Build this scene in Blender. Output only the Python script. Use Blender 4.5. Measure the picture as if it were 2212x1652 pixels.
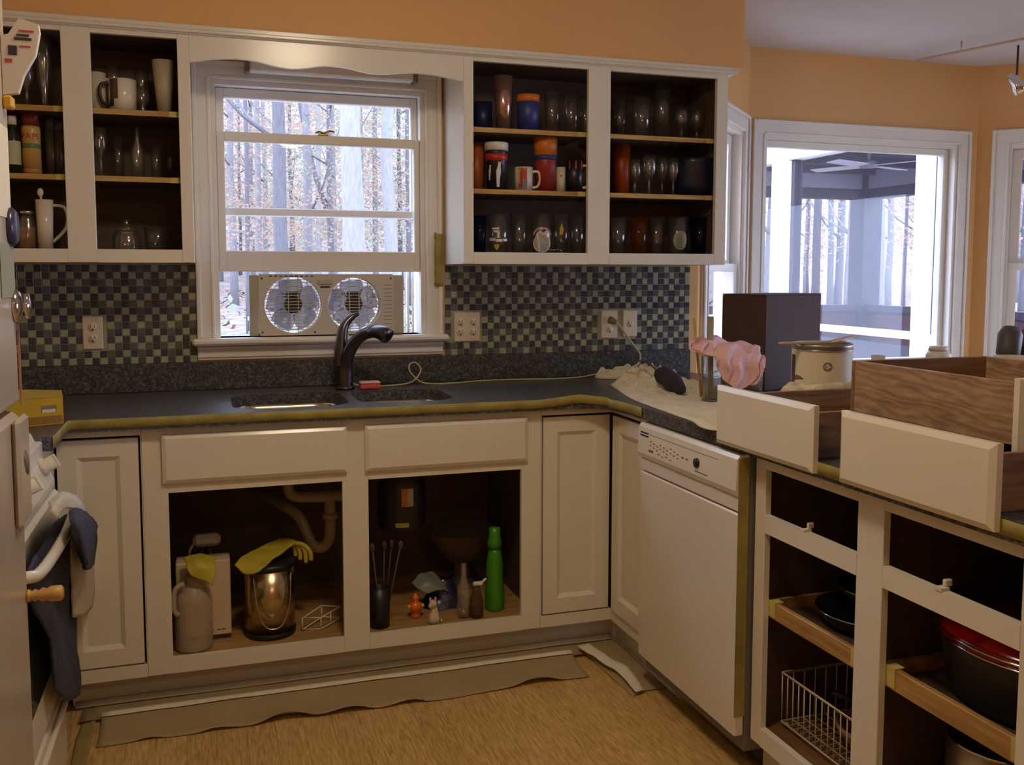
import bpy, bmesh, math, random
from mathutils import Vector, noise as mnoise
R = random.Random(7)
C = bpy.context.scene.collection
sc = bpy.context.scene
for o in list(bpy.data.objects): bpy.data.objects.remove(o)

# ------------------------------------------------------------------ camera, world, lamp light, exposure
W, H, F = 2212, 1652, 2027.88
CAM = Vector((0.0229, -3.6206, 1.3446)); YAW, PITCH, ROLL, PY = 0.3178, 0.0820, 0.0011, -70.83
fwd = Vector((math.sin(YAW)*math.cos(PITCH), math.cos(YAW)*math.cos(PITCH), -math.sin(PITCH)))
r0 = Vector((math.cos(YAW), -math.sin(YAW), 0)); u0 = r0.cross(fwd)
rgt = r0*math.cos(ROLL)+u0*math.sin(ROLL); upv = -r0*math.sin(ROLL)+u0*math.cos(ROLL)
cd = bpy.data.cameras.new('camera'); cam = bpy.data.objects.new('camera', cd); C.objects.link(cam)
from mathutils import Matrix
m3 = Matrix((rgt, upv, -fwd)).transposed()
cam.matrix_world = Matrix.Translation(CAM) @ m3.to_4x4()
cd.sensor_width = 36; cd.lens = F*36/W; cd.shift_y = PY/W; cd.clip_start = .02; cd.clip_end = 300
sc.camera = cam

SKY = 8.5; SKYC = (0.56, 0.68, 1.0)
LAMP = 44.0; LAMPC = (1.0, 0.81, 0.57)
w = bpy.data.worlds.new('overcast_sky'); sc.world = w; w.use_nodes = True
bg = w.node_tree.nodes['Background']; bg.inputs[0].default_value = (*SKYC, 1); bg.inputs[1].default_value = SKY
sc.view_settings.view_transform = 'Standard'; sc.view_settings.look = 'None'
sc.view_settings.gamma = 1; sc.view_settings.exposure = 0.12; sc.view_settings.use_curve_mapping = False

def P(u, v, ax, val):            # the point of the photographed ray that lies on a known plane (x, y or z = val)
    d = fwd + rgt*((u-W/2)/F) - upv*((v-H/2-PY)/F)
    t = (val-CAM[ax])/d[ax]
    return CAM + d*t

# ------------------------------------------------------------------ materials
def lin(c): return tuple(((x/255)/12.92 if x/255 <= .04045 else ((x/255+.055)/1.055)**2.4) for x in c)
_m = {}
def M(name, col=(200,200,200), rough=.5, metal=0., var=.06, scale=12., bump=0., bscale=60., coat=0., emit=None, est=0., spec=.5, stretch=None, sss=0):
    if name in _m: return _m[name]
    m = bpy.data.materials.new(name); m.use_nodes = True; nt = m.node_tree; b = nt.nodes['Principled BSDF']
    c = lin(col)
    tc = nt.nodes.new('ShaderNodeTexCoord'); src = tc.outputs['Object']
    if stretch:
        mp = nt.nodes.new('ShaderNodeMapping'); mp.inputs['Scale'].default_value = stretch
        nt.links.new(src, mp.inputs[0]); src = mp.outputs[0]
    if var > 0:
        n = nt.nodes.new('ShaderNodeTexNoise'); n.inputs['Scale'].default_value = scale; n.inputs['Detail'].default_value = 4
        nt.links.new(src, n.inputs['Vector'])
        rp = nt.nodes.new('ShaderNodeValToRGB'); e = rp.color_ramp.elements
        e[0].position = .3; e[1].position = .7
        e[0].color = (*[x*(1-var) for x in c], 1); e[1].color = (*[min(1, x*(1+var)) for x in c], 1)
        nt.links.new(n.outputs[0], rp.inputs[0]); nt.links.new(rp.outputs[0], b.inputs['Base Color'])
    else: b.inputs['Base Color'].default_value = (*c, 1)
    if bump > 0:
        n2 = nt.nodes.new('ShaderNodeTexNoise'); n2.inputs['Scale'].default_value = bscale; nt.links.new(src, n2.inputs['Vector'])
        bp = nt.nodes.new('ShaderNodeBump'); bp.inputs['Strength'].default_value = bump; bp.inputs['Distance'].default_value = .01
        nt.links.new(n2.outputs[0], bp.inputs['Height']); nt.links.new(bp.outputs[0], b.inputs['Normal'])
    b.inputs['Roughness'].default_value = rough; b.inputs['Metallic'].default_value = metal
    b.inputs['Coat Weight'].default_value = coat; b.inputs['Specular IOR Level'].default_value = spec
    if emit:
        b.inputs['Emission Color'].default_value = (*emit, 1); b.inputs['Emission Strength'].default_value = est
    _m[name] = m; return m
def wood(name, c1, c2, axis=0, rough=.45, dist=4., scale=6., cathedral=False):
    if name in _m: return _m[name]
    m = bpy.data.materials.new(name); m.use_nodes = True; nt = m.node_tree; b = nt.nodes['Principled BSDF']
    tc = nt.nodes.new('ShaderNodeNewGeometry'); mp = nt.nodes.new('ShaderNodeMapping')
    s = [10., 10., 10.]; s[axis] = 1.0 if not cathedral else 2.2
    mp.inputs['Scale'].default_value = s; nt.links.new(tc.outputs['Position'], mp.inputs[0])
    wv = nt.nodes.new('ShaderNodeTexNoise'); wv.inputs['Scale'].default_value = scale; wv.inputs['Detail'].default_value = 6; wv.inputs['Distortion'].default_value = .6
    nt.links.new(mp.outputs[0], wv.inputs['Vector']); out = wv.outputs[0]
    if cathedral:
        wa = nt.nodes.new('ShaderNodeTexWave'); wa.wave_type = 'RINGS'; wa.inputs['Scale'].default_value = 2.0; wa.inputs['Distortion'].default_value = dist
        wa.inputs['Detail'].default_value = 3; wa.inputs['Detail Scale'].default_value = 1.2
        nt.links.new(mp.outputs[0], wa.inputs['Vector'])
        mx = nt.nodes.new('ShaderNodeMath'); mx.operation = 'MULTIPLY_ADD'; mx.inputs[1].default_value = .22
        nt.links.new(wa.outputs[1], mx.inputs[0])
        m2 = nt.nodes.new('ShaderNodeMath'); m2.operation = 'MULTIPLY'; m2.inputs[1].default_value = .8
        nt.links.new(out, m2.inputs[0]); nt.links.new(m2.outputs[0], mx.inputs[2]); out = mx.outputs[0]
    rp = nt.nodes.new('ShaderNodeValToRGB'); e = rp.color_ramp.elements; e[0].position = .3; e[1].position = .72
    e[0].color = (*lin(c1), 1); e[1].color = (*lin(c2), 1)
    nt.links.new(out, rp.inputs[0]); nt.links.new(rp.outputs[0], b.inputs['Base Color'])
    b.inputs['Roughness'].default_value = rough
    _m[name] = m; return m
def clear(name, tint=(1,1,1), ior=1.45, rough=.02, body=0., bodycol=(200,200,200)):   # thin clear glass or plastic
    if name in _m: return _m[name]
    m = bpy.data.materials.new(name); m.use_nodes = True; nt = m.node_tree
    for n in list(nt.nodes): nt.nodes.remove(n)
    o = nt.nodes.new('ShaderNodeOutputMaterial'); t = nt.nodes.new('ShaderNodeBsdfTransparent'); g = nt.nodes.new('ShaderNodeBsdfGlossy')
    t.inputs[0].default_value = (*tint, 1); g.inputs['Roughness'].default_value = rough
    lw = nt.nodes.new('ShaderNodeLayerWeight'); lw.inputs[0].default_value = .5
    pw_ = nt.nodes.new('ShaderNodeMath'); pw_.operation = 'POWER'; pw_.inputs[1].default_value = 4.; nt.links.new(lw.outputs['Facing'], pw_.inputs[0])
    f0 = ((ior-1)/(ior+1))**2
    fr = nt.nodes.new('ShaderNodeMath'); fr.operation = 'MULTIPLY_ADD'; fr.inputs[1].default_value = .9-f0; fr.inputs[2].default_value = f0; nt.links.new(pw_.outputs[0], fr.inputs[0])
    mx = nt.nodes.new('ShaderNodeMixShader'); nt.links.new(fr.outputs[0], mx.inputs[0]); nt.links.new(t.outputs[0], mx.inputs[1]); nt.links.new(g.outputs[0], mx.inputs[2])
    res = mx.outputs[0]
    if body > 0:
        d = nt.nodes.new('ShaderNodeBsdfDiffuse'); d.inputs[0].default_value = (*lin(bodycol), 1)
        m2 = nt.nodes.new('ShaderNodeMixShader'); m2.inputs[0].default_value = body
        nt.links.new(res, m2.inputs[1]); nt.links.new(d.outputs[0], m2.inputs[2]); res = m2.outputs[0]
    nt.links.new(res, o.inputs[0]); _m[name] = m; return m
def granite():
    m = bpy.data.materials.new('dark_granite'); m.use_nodes = True; nt = m.node_tree; b = nt.nodes['Principled BSDF']
    tc = nt.nodes.new('ShaderNodeTexCoord'); v = nt.nodes.new('ShaderNodeTexVoronoi'); v.inputs['Scale'].default_value = 170
    n = nt.nodes.new('ShaderNodeTexNoise'); n.inputs['Scale'].default_value = 60; n.inputs['Detail'].default_value = 6
    nt.links.new(tc.outputs['Object'], v.inputs['Vector']); nt.links.new(tc.outputs['Object'], n.inputs['Vector'])
    mx = nt.nodes.new('ShaderNodeMath'); mx.operation = 'MULTIPLY'; nt.links.new(v.outputs['Color'], mx.inputs[0]); nt.links.new(n.outputs[0], mx.inputs[1])
    rp = nt.nodes.new('ShaderNodeValToRGB'); e = rp.color_ramp.elements; e[0].position = .15; e[1].position = .62
    e[0].color = (*lin((54,54,58)), 1); e[1].color = (*lin((124,124,120)), 1)
    nt.links.new(mx.outputs[0], rp.inputs[0]); nt.links.new(rp.outputs[0], b.inputs['Base Color'])
    b.inputs['Roughness'].default_value = .30; return m
def brushed(name, col, rough=.3):
    return M(name, col, rough=rough, metal=1., var=.08, scale=30, stretch=(1,1,.05))

white = M('cabinet_paint', (226,220,202), rough=.22, var=.02, scale=5)
trimw = M('window_trim_paint', (232,228,220), rough=.35, var=.02, scale=5)
orange = M('apricot_wall_paint', (222,172,108), rough=.6, var=.03, scale=3, bump=.05, bscale=200)
ceilw = M('ceiling_paint', (206,200,200), rough=.8, var=.02, scale=4)
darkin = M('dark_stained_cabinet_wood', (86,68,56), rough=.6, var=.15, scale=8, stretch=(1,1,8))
gran = granite()
oak = wood('oak_drawer_wood', (108,82,58), (160,126,92), axis=0)
oaky = wood('oak_drawer_wood_lengthwise', (136,106,80), (184,150,116), axis=1, cathedral=True, dist=14)
oakp = wood('oak_pull_out_wood', (150,112,58), (196,156,92), axis=1)
shelfoak = wood('shelf_edge_oak', (158,122,66), (200,166,96), axis=0)
tape = M('yellow_masking_tape', (150,138,70), rough=.6, var=.25, scale=14)
tapepale = M('pale_masking_tape', (196,182,110), rough=.6, var=.1, scale=20)
kraft = M('brown_masking_paper', (166,144,104), rough=.8, var=.08, scale=6, bump=.2, bscale=15)
paperw = M('torn_white_paper', (222,214,190), rough=.8, var=.04)
tile_d = [M('charcoal_tile', (70,70,78), rough=.12, var=.1, scale=20), M('slate_tile', (98,100,98), rough=.15, var=.1, scale=20), M('navy_grey_tile', (80,80,88), rough=.12, var=.1, scale=20)]
tile_l = [M('pale_stone_tile', (166,166,142), rough=.3, var=.06, scale=20), M('sage_tile', (156,162,136), rough=.3, var=.06, scale=20)]
grout = M('tile_grout', (170,166,142), rough=.9, var=.05)
glass = clear('clear_drinking_glass', ior=2.0, body=.04, bodycol=(150,150,140), rough=.13)
pane = clear('window_glass', ior=1.35, rough=0.0)
bronze = M('brushed_dark_nickel', (96,94,98), rough=.28, metal=1., var=.05)
steel = brushed('brushed_steel', (190,186,178), .25)
chrome = M('bright_chrome', (220,220,220), rough=.08, metal=1., var=0)
black = M('black_plastic', (26,25,27), rough=.4, var=.05)
appl = M('appliance_white_enamel', (228,222,204), rough=.22, var=.015, scale=4)
fridgew = M('refrigerator_white', (184,170,150), rough=.2, var=.03, scale=20, bump=.05, bscale=150)
plastw = M('white_plastic', (222,216,198), rough=.4, var=.03)
plate = M('outlet_plate_plastic', (220,208,182), rough=.35, var=.02)
blackslot = M('dark_slot', (40,34,30), rough=.7, var=0)
greymark = M('grey_print', (128,120,108), rough=.6, var=0)

# ------------------------------------------------------------------ mesh helpers
class MB:
    def __init__(s): s.v=[]; s.f=[]; s.mi=[]; s.sm=[]
    def add(s, vs, fs, m=0, smooth=False):
        o=len(s.v); s.v += [tuple(q) for q in vs]
        for f in fs: s.f.append(tuple(i+o for i in f)); s.mi.append(m); s.sm.append(smooth)
        return s
    def box(s, x0,x1,y0,y1,z0,z1, m=0, bev=0.):
        return s.boxm(lambda a,b,c:(a,b,c),(x0,x1),(y0,y1),(z0,z1),m,bev)
    def boxm(s, fn, A, B, D, m=0, bev=0.):       # box in a mapped frame, optional chamfer
        a=sorted(A); b=sorted(B); d=sorted(D)
        if bev<=0:
            vs=[fn(x,y,z) for x in a for y in b for z in d]
            return s.add(vs,[(0,1,3,2),(4,6,7,5),(0,4,5,1),(2,3,7,6),(0,2,6,4),(1,5,7,3)],m)
        t=min(bev,(a[1]-a[0])*.49,(b[1]-b[0])*.49,(d[1]-d[0])*.49)
        vs=[]; idx={}
        for i in (0,1):
            for j in (0,1):
                for k in (0,1):
                    p=(a[i],b[j],d[k]); q=[(t,-t)[i],(t,-t)[j],(t,-t)[k]]
                    for ax in range(3):      # vertex on the face perpendicular to ax
                        c=[p[n]+(0 if n==ax else q[n]) for n in range(3)]
                        idx[(i,j,k,ax)]=len(vs); vs.append(fn(*c))
        g=lambda i,j,k,ax: idx[(i,j,k,ax)]
        fs=[]
        for i in (0,1): fs.append((g(i,0,0,0),g(i,1,0,0),g(i,1,1,0),g(i,0,1,0)))
        for j in (0,1): fs.append((g(0,j,0,1),g(1,j,0,1),g(1,j,1,1),g(0,j,1,1)))
        for k in (0,1): fs.append((g(0,0,k,2),g(1,0,k,2),g(1,1,k,2),g(0,1,k,2)))
        for i in (0,1):
            for j in (0,1): fs.append((g(i,j,0,0),g(i,j,1,0),g(i,j,1,1),g(i,j,0,1)))
        for i in (0,1):
            for k in (0,1): fs.append((g(i,0,k,0),g(i,1,k,0),g(i,1,k,2),g(i,0,k,2)))
        for j in (0,1):
            for k in (0,1): fs.append((g(0,j,k,1),g(1,j,k,1),g(1,j,k,2),g(0,j,k,2)))
        for i in (0,1):
            for j in (0,1):
                for k in (0,1): fs.append((g(i,j,k,0),g(i,j,k,1),g(i,j,k,2)))
        return s.add(vs,fs,m)
    def lathe(s, prof, c=(0,0,0), seg=24, m=0, smooth=True, axis=None, sx=1., sy=1.):
        c=Vector(c); n=len(prof); vs=[]
        if axis is None: X,Y,Z=Vector((1,0,0)),Vector((0,1,0)),Vector((0,0,1))
        else:
            Z=Vector(axis).normalized(); X=Z.orthogonal().normalized(); Y=Z.cross(X)
        for r,z in prof:
            for k in range(seg):
                a=2*math.pi*k/seg; vs.append(c+X*(r*sx*math.cos(a))+Y*(r*sy*math.sin(a))+Z*z)
        fs=[(i*seg+k,i*seg+(k+1)%seg,(i+1)*seg+(k+1)%seg,(i+1)*seg+k) for i in range(n-1) for k in range(seg)]
        if prof[0][0]>1e-5: fs.append(tuple(range(seg)))
        if prof[-1][0]>1e-5: fs.append(tuple((n-1)*seg+k for k in range(seg)))
        return s.add(vs,fs,m,smooth)
    def openlathe(s, prof, c=(0,0,0), seg=24, m=0, a0=0, a1=2*math.pi):
        c=Vector(c); n=len(prof); vs=[]; full=abs(a1-a0-2*math.pi)<1e-6; k2=seg if full else seg+1
        for r,z in prof:
            for k in range(k2):
                a=a0+(a1-a0)*k/seg; vs.append(c+Vector((r*math.cos(a),r*math.sin(a),z)))
        fs=[]
        for i in range(n-1):
            for k in range(seg):
                k1=(k+1)%k2; fs.append((i*k2+k,i*k2+k1,(i+1)*k2+k1,(i+1)*k2+k))
        return s.add(vs,fs,m,True)
    def tube(s, pts, r, seg=8, m=0, closed=False, smooth=True):
        pts=[Vector(p) for p in pts]; n=len(pts); rs=r if isinstance(r,(list,tuple)) else [r]*n
        vs=[]; up=None
        for i,p in enumerate(pts):
            if closed: t=(pts[(i+1)%n]-pts[i-1])
            else: t=pts[min(i+1,n-1)]-pts[max(i-1,0)]
            t=t.normalized() if t.length>1e-9 else Vector((0,0,1))
            if up is None: up=t.orthogonal().normalized()
            up=(up-t*up.dot(t)); up=up.normalized() if up.length>1e-6 else t.orthogonal().normalized()
            b=t.cross(up)
            for k in range(seg):
                a=2*math.pi*k/seg; vs.append(p+up*(rs[i]*math.cos(a))+b*(rs[i]*math.sin(a)))
        fs=[]
        for i in range(n if closed else n-1):
            j=(i+1)%n
            for k in range(seg): fs.append((i*seg+k,i*seg+(k+1)%seg,j*seg+(k+1)%seg,j*seg+k))
        if not closed: fs.append(tuple(range(seg))); fs.append(tuple((n-1)*seg+k for k in range(seg)))
        return s.add(vs,fs,m,smooth)
    def prism(s, poly, z0, z1, m=0, fn=lambda x,y,z:(x,y,z), smooth=False):
        n=len(poly); vs=[fn(x,y,z0) for x,y in poly]+[fn(x,y,z1) for x,y in poly]
        fs=[tuple(range(n)),tuple(range(n,2*n))]+[(i,(i+1)%n,n+(i+1)%n,n+i) for i in range(n)]
        return s.add(vs,fs,m,smooth)
    def ball(s, c, r, m=0, seg=12, sx=1,sy=1,sz=1):
        n=seg//2; return s.lathe([(max(1e-6,r*math.sin(math.pi*i/n)), -r*sz*math.cos(math.pi*i/n)) for i in range(n+1)], c, seg, m, True, None, sx, sy)
    def grid(s, rows, m=0, thick=0., smooth=True):   # rows of world points (equal lengths) -> a sheet with real thickness
        nr=len(rows); nc=len(rows[0]); top=[Vector(p) for r in rows for p in r]
        fs=[(i*nc+j,i*nc+j+1,(i+1)*nc+j+1,(i+1)*nc+j) for i in range(nr-1) for j in range(nc-1)]
        if thick<=0: return s.add(top,fs,m,smooth)
        nrm=[]
        for i in range(nr):
            for j in range(nc):
                a=top[min(i+1,nr-1)*nc+j]-top[max(i-1,0)*nc+j]; b=top[i*nc+min(j+1,nc-1)]-top[i*nc+max(j-1,0)]
                q=a.cross(b); nrm.append(q.normalized() if q.length>1e-12 else Vector((0,0,1)))
        bot=[p-nv*thick for p,nv in zip(top,nrm)]; N=nr*nc
        f2=[tuple(N+k for k in reversed(f)) for f in fs]
        edge=[j for j in range(nc)]+[i*nc+nc-1 for i in range(1,nr)]+[(nr-1)*nc+j for j in range(nc-2,-1,-1)]+[i*nc for i in range(nr-2,0,-1)]
        f3=[(edge[k],edge[(k+1)%len(edge)],N+edge[(k+1)%len(edge)],N+edge[k]) for k in range(len(edge))]
        return s.add(top+bot,fs+f2+f3,m,smooth)
    def mesh(s, name, mats, off=(0,0,0)):
        me=bpy.data.meshes.new(name); o=Vector(off)
        me.from_pydata([tuple(Vector(q)-o) for q in s.v],[],s.f)
        for mt in (mats if isinstance(mats,(list,tuple)) else [mats]): me.materials.append(mt)
        me.polygons.foreach_set('material_index', s.mi); me.polygons.foreach_set('use_smooth', s.sm)
        bm=bmesh.new(); bm.from_mesh(me); bmesh.ops.recalc_face_normals(bm, faces=bm.faces); bm.to_mesh(me); bm.free(); me.update()
        return me
    def build(s, name, mats, parent=None):
        off=Vector((0,0,0)); q=parent
        while q is not None: off+=q.location; q=q.parent
        o=bpy.data.objects.new(name, s.mesh(name, mats, off)); C.objects.link(o); o.parent=parent; return o
def smoothpath(pts, n=8, closed=False):
    pts=[Vector(p) for p in pts]; out=[]; N=len(pts)
    for i in range(N if closed else N-1):
        p0=pts[i-1] if (i>0 or closed) else pts[i]; p1=pts[i]; p2=pts[(i+1)%N]; p3=pts[(i+2)%N] if (closed or i+2<N) else p2
        for k in range(n):
            t=k/n; out.append(.5*((2*p1)+(p2-p0)*t+(2*p0-5*p1+4*p2-p3)*t*t+(3*p1-p0-3*p2+p3)*t**3))
    if not closed: out.append(pts[-1])
    return out
def sheet_rows(rows, nu=10, nv=6, amp=0., sc_=20., seed=0., axis=None):
    rr=[smoothpath(r, nu) for r in rows]; cols=[smoothpath([r[j] for r in rr], nv) for j in range(len(rr[0]))]
    out=[[cols[j][i] for j in range(len(cols))] for i in range(len(cols[0]))]
    if amp>0:
        for r in out:
            for k,p in enumerate(r):
                d=mnoise.noise_vector(Vector((p.x*sc_+seed,p.y*sc_,p.z*sc_)))*amp
                if axis is not None: d=Vector([d[i] if i==axis else 0 for i in range(3)])
                r[k]=p+d
    return out
def T(name, label, cat, loc=(0,0,0), group=None, kind=None):
    o=bpy.data.objects.new(name, None); C.objects.link(o); o.location=loc; o.empty_display_size=.05
    return tag(o,label,cat,group,kind)
def tag(o, label=None, cat=None, group=None, kind=None):
    if label: o['label']=label
    if cat: o['category']=cat
    if group: o['group']=group
    if kind: o['kind']=kind
    return o
def single(name, mb, mats, label, cat, group=None, kind=None):
    xs=[v[0] for v in mb.v]; ys=[v[1] for v in mb.v]; zs=[v[2] for v in mb.v]
    loc=Vector(((min(xs)+max(xs))/2,(min(ys)+max(ys))/2,min(zs)))
    o=bpy.data.objects.new(name, mb.mesh(name, mats, loc)); C.objects.link(o); o.location=loc
    return tag(o,label,cat,group,kind)
def struct(name, mb, mats, label=None, loc=None):
    o=single(name, mb, mats, label, None, None, 'structure'); return o
def sroot(name, label, loc=(0,0,0)):
    return T(name,label,None,loc,None,'structure')
def frame_map(p0, d, n):
    p0=Vector((p0[0],p0[1],0)); d=Vector((d[0],d[1],0)).normalized(); n=Vector((n[0],n[1],0)).normalized()
    return lambda s,dd,z: tuple(p0+d*s+n*dd+Vector((0,0,z)))
BK=frame_map((0,0),(1,0),(0,-1))
BL=frame_map((2.06,0),(1,1),(1,-1))
BC=frame_map((2.70,.64),(1,0),(0,-1))
BR=frame_map((4.17,.64),(1,-1),(-1,-1))
CEIL=2.49
def wall(name, fn, s0,s1,z0,z1, holes=(), th=.13, mat=None, label=None):
    mb=MB(); zs=sorted({z0,z1,*[h[2] for h in holes],*[h[3] for h in holes]}); ss=sorted({s0,s1,*[h[0] for h in holes],*[h[1] for h in holes]})
    for i in range(len(ss)-1):
        for j in range(len(zs)-1):
            cs=(ss[i]+ss[i+1])/2; cz=(zs[j]+zs[j+1])/2
            if any(h[0]<cs<h[1] and h[2]<cz<h[3] for h in holes): continue
            mb.boxm(fn,(ss[i],ss[i+1]),(-th,0),(zs[j],zs[j+1]))
    return struct(name, mb, mat or orange, label)

# ------------------------------------------------------------------ room shell
wall('wall_back', BK, -1.0, 2.06, 0, 2.6, [(.064,.856,1.085,2.04)], label='apricot back wall around the sink window')
wall('wall_bay_left', BL, 0, .905, 0, 2.6, [(.13,.775,.86,2.05)], label='apricot angled wall on the left of the bay')
wall('wall_bay_centre', BC, 0, 1.47, 0, 2.6, [(.09,1.34,.80,2.055)], label='apricot middle wall of the bay above the picture window')
wall('wall_bay_right', BR, 0, .905, 0, 2.6, [(.16,.80,.86,2.05)], label='apricot angled wall on the right of the bay')
wall('wall_nook', BK, 4.81, 5.0, 0, 2.6)
RW=frame_map((5.0,0),(0,-1),(-1,0))
wall('wall_right', RW, -.1, 5.3, 0, 2.6, [(.7,3.1,.04,2.06)], label='apricot side wall of the breakfast room with the added patio door')
mb=MB(); mb.box(-1.12,-1.0,-5.3,.13,0,2.6); struct('wall_left', mb, orange, 'apricot wall behind stove and refrigerator')
mb=MB(); mb.box(-1.12,5.12,-5.42,-5.3,0,2.6); struct('wall_front', mb, orange, 'apricot wall behind the viewer')
mb=MB(); mb.prism([(-1.12,-5.42),(5.12,-5.42),(5.12,.13),(4.81,.13),(4.3,.77),(2.6,.77),(2.0,.13),(-1.12,.13)],CEIL,CEIL+.12); struct('ceiling', mb, ceilw, 'white painted ceiling')
mb=MB(); mb.box(-.9995,2.077,-.306,-.0005,2.150,CEIL-.0005); struct('trim_1', mb, orange, 'apricot soffit box above the upper cabinets')

# floor with strip planks as pieces
woodf=[wood('floor_oak_%d'%i, a, b, axis=1, rough=.38, scale=16) for i,(a,b) in enumerate([((170,132,72),(226,188,122)),((166,129,70),(222,184,118)),((173,135,74),(228,190,124))])]
fl=MB(); fl.prism([(-1.12,-5.42),(5.12,-5.42),(5.12,.0),(4.81,0),(4.17,.64),(2.70,.64),(2.06,0),(-1.12,0)],-.08,-.012)
floor=struct('floor', fl, woodf[0], 'honey oak strip floor')
x=-.42; pm={}
for L in (12,9,6):
    pr=MB(); pr.box(-.0408,.0408,-L*.05+.0002,L*.05-.0002,-.0115,0,bev=.0005); pm[L]=[pr.mesh('plank',[woodf[i]]) for i in range(3)]
while x<1.46:
    y=-.515+R.choice([0,.3,.6])*0; first=True
    while y>-4.7:
        L=R.choice([12,9,6]) if first else 12; first=False
        o=bpy.data.objects.new('plank',pm[L][R.randrange(3)]); C.objects.link(o); o.parent=floor; o.location=Vector((x,y-L*.05,0))-floor.location
        y-=L*.1
    x+=.082
rest=MB(); rest.box(1.462,5.0,-5.3,-.0,-.0115,-.0005); rest.box(-1.0,-.462,-5.3,-.0,-.0115,-.0005)
o=rest.build('floor_border', woodf[1], floor)

# ------------------------------------------------------------------ windows
def casing(fn, s0,s1,z0,z1, cw, root, bottom=False, top=True, nm='casing'):
    mb=MB()
    def strip(a,b,c,d):
        mb.boxm(fn,(a,b),(0.0005,.014),(c,d),bev=.002)
    e=.018
    for (a,b) in ((s0-cw,s0),(s1,s1+cw)):
        mb.boxm(fn,(a,b),(.0005,.013),(z0,z1+cw))
        o_=(a,a+e) if a<s0-.001 else (b-e,b); mb.boxm(fn,o_,(.013,.024),(z0,z1+cw),bev=.004)
        i_=(b-.012,b) if a<s0-.001 else (a,a+.012); mb.boxm(fn,i_,(.013,.018),(z0,z1+.004),bev=.003)
    if top:
        mb.boxm(fn,(s0,s1),(.0005,.013),(z1,z1+cw)); mb.boxm(fn,(s0-cw+e,s1+cw-e),(.013,.024),(z1+cw-e,z1+cw),bev=.004); mb.boxm(fn,(s0,s1),(.013,.018),(z1,z1+.012),bev=.003)
    return mb.build(nm, trimw, root)
def jamb(fn,s0,s1,z0,z1,root,t=.018,th=.13):
    mb=MB(); mb.boxm(fn,(s0,s0+t),(-th,.0),(z0,z1)); mb.boxm(fn,(s1-t,s1),(-th,.0),(z0,z1)); mb.boxm(fn,(s0+t,s1-t),(-th,.0),(z1-t,z1)); mb.boxm(fn,(s0+t,s1-t),(-th,.0),(z0,z0+t))
    return mb.build('jamb', trimw, root)
def sash(fn,s0,s1,z0,z1,d0,d1,gs0,gs1,gz0,gz1,root,nm):
    mb=MB(); mb.boxm(fn,(s0,gs0),(d0,d1),(z0,z1),bev=.003); mb.boxm(fn,(gs1,s1),(d0,d1),(z0,z1),bev=.003)
    mb.boxm(fn,(gs0,gs1),(d0,d1),(z0,gz0),bev=.003); mb.boxm(fn,(gs0,gs1),(d0,d1),(gz1,z1),bev=.003)
    o=mb.build(nm, trimw, root); g=MB(); dm=(d0+d1)/2; g.boxm(fn,(gs0-.004,gs1+.004),(dm-.002,dm+.002),(gz0-.004,gz1+.004)); g.build('pane', pane, o); return o
# sink window
w1=sroot('window_1','double-hung sink window with lower sash raised above a fan',(0.46,0,1.1))
casing(BK,.064,.856,1.10,2.04,.064,w1)
jamb(BK,.064,.856,1.085,2.04,w1)
sash(BK,.0825,.8375,1.555,2.021,-.085,-.05,.112,.812,1.585,1.985,w1,'upper_sash')
sash(BK,.0825,.8375,1.347,1.858,-.048,-.012,.110,.816,1.424,1.8235,w1,'lower_sash')
mb=MB(); mb.boxm(BK,(-.018,.938),(-.11,.062),(1.078,1.103),bev=.008); mb.build('sill', trimw, w1)
mb=MB(); mb.boxm(BK,(.0,.921),(.0005,.016),(1.022,1.078),bev=.003); mb.boxm(BK,(.0,.921),(.016,.03),(1.058,1.078),bev=.006); mb.boxm(BK,(.0,.921),(.016,.022),(1.032,1.04),bev=.002); mb.build('apron', trimw, w1)
mb=MB(); mb.boxm(BK,(.45,.49),(-.046,-.014),(1.8585,1.866),bev=.002); mb.tube([BK(.44,-.02,1.868),BK(.455,-.015,1.873),BK(.47,-.02,1.868),BK(.492,-.012,1.876),BK(.51,-.014,1.874)],.0045,8); mb.build('sash_lock', M('brass_lock',(150,130,90),rough=.3,metal=1.), w1)
mb=MB(); mb.boxm(BK,(.78,.8365),(-.125,-.095),(1.104,1.34)); 
sc_m=clear('insect_screen', body=.22, bodycol=(120,130,150))
mb=MB(); mb.boxm(BK,(.775,.785),(-.12,-.11),(1.104,1.35)); mb.boxm(BK,(.80,.808),(-.105,-.09),(1.104,1.35)); mb.boxm(BK,(.82,.826),(-.095,-.085),(1.104,1.35)); mb.build('side_track', trimw, w1)
# shade head rail under the valance
mb=MB(); mb.boxm(BK,(.20,.80),(.025,.075),(2.062,2.10),bev=.006); hr=single('blind_head_rail', mb, trimw, 'white blind head rail behind the scalloped valance', 'blind')
for a,b in ((.185,.2),(.80,.815)):
    mb=MB(); mb.boxm(BK,(a,b),(.02,.08),(2.058,2.104),bev=.003); e_=mb.build('end_cap', M('grey_bracket',(120,112,108)), hr)
# bay left double-hung
w2=sroot('window_2','narrow double-hung window in the left angle of the bay',BL(.45,0,.86))
casing(BL,.13,.775,.86,2.05,.085,w2); jamb(BL,.13,.775,.86,2.05,w2)
sash(BL,.149,.756,1.36,2.03,-.085,-.05,.20,.705,1.41,1.98,w2,'upper_sash')
sash(BL,.149,.756,.88,1.39,-.048,-.012,.20,.705,.95,1.35,w2,'lower_sash')
mb=MB(); mb.boxm(BL,(.03,.875),(-.05,.05),(.83,.86),bev=.006); mb.build('sill', trimw, w2)
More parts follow.
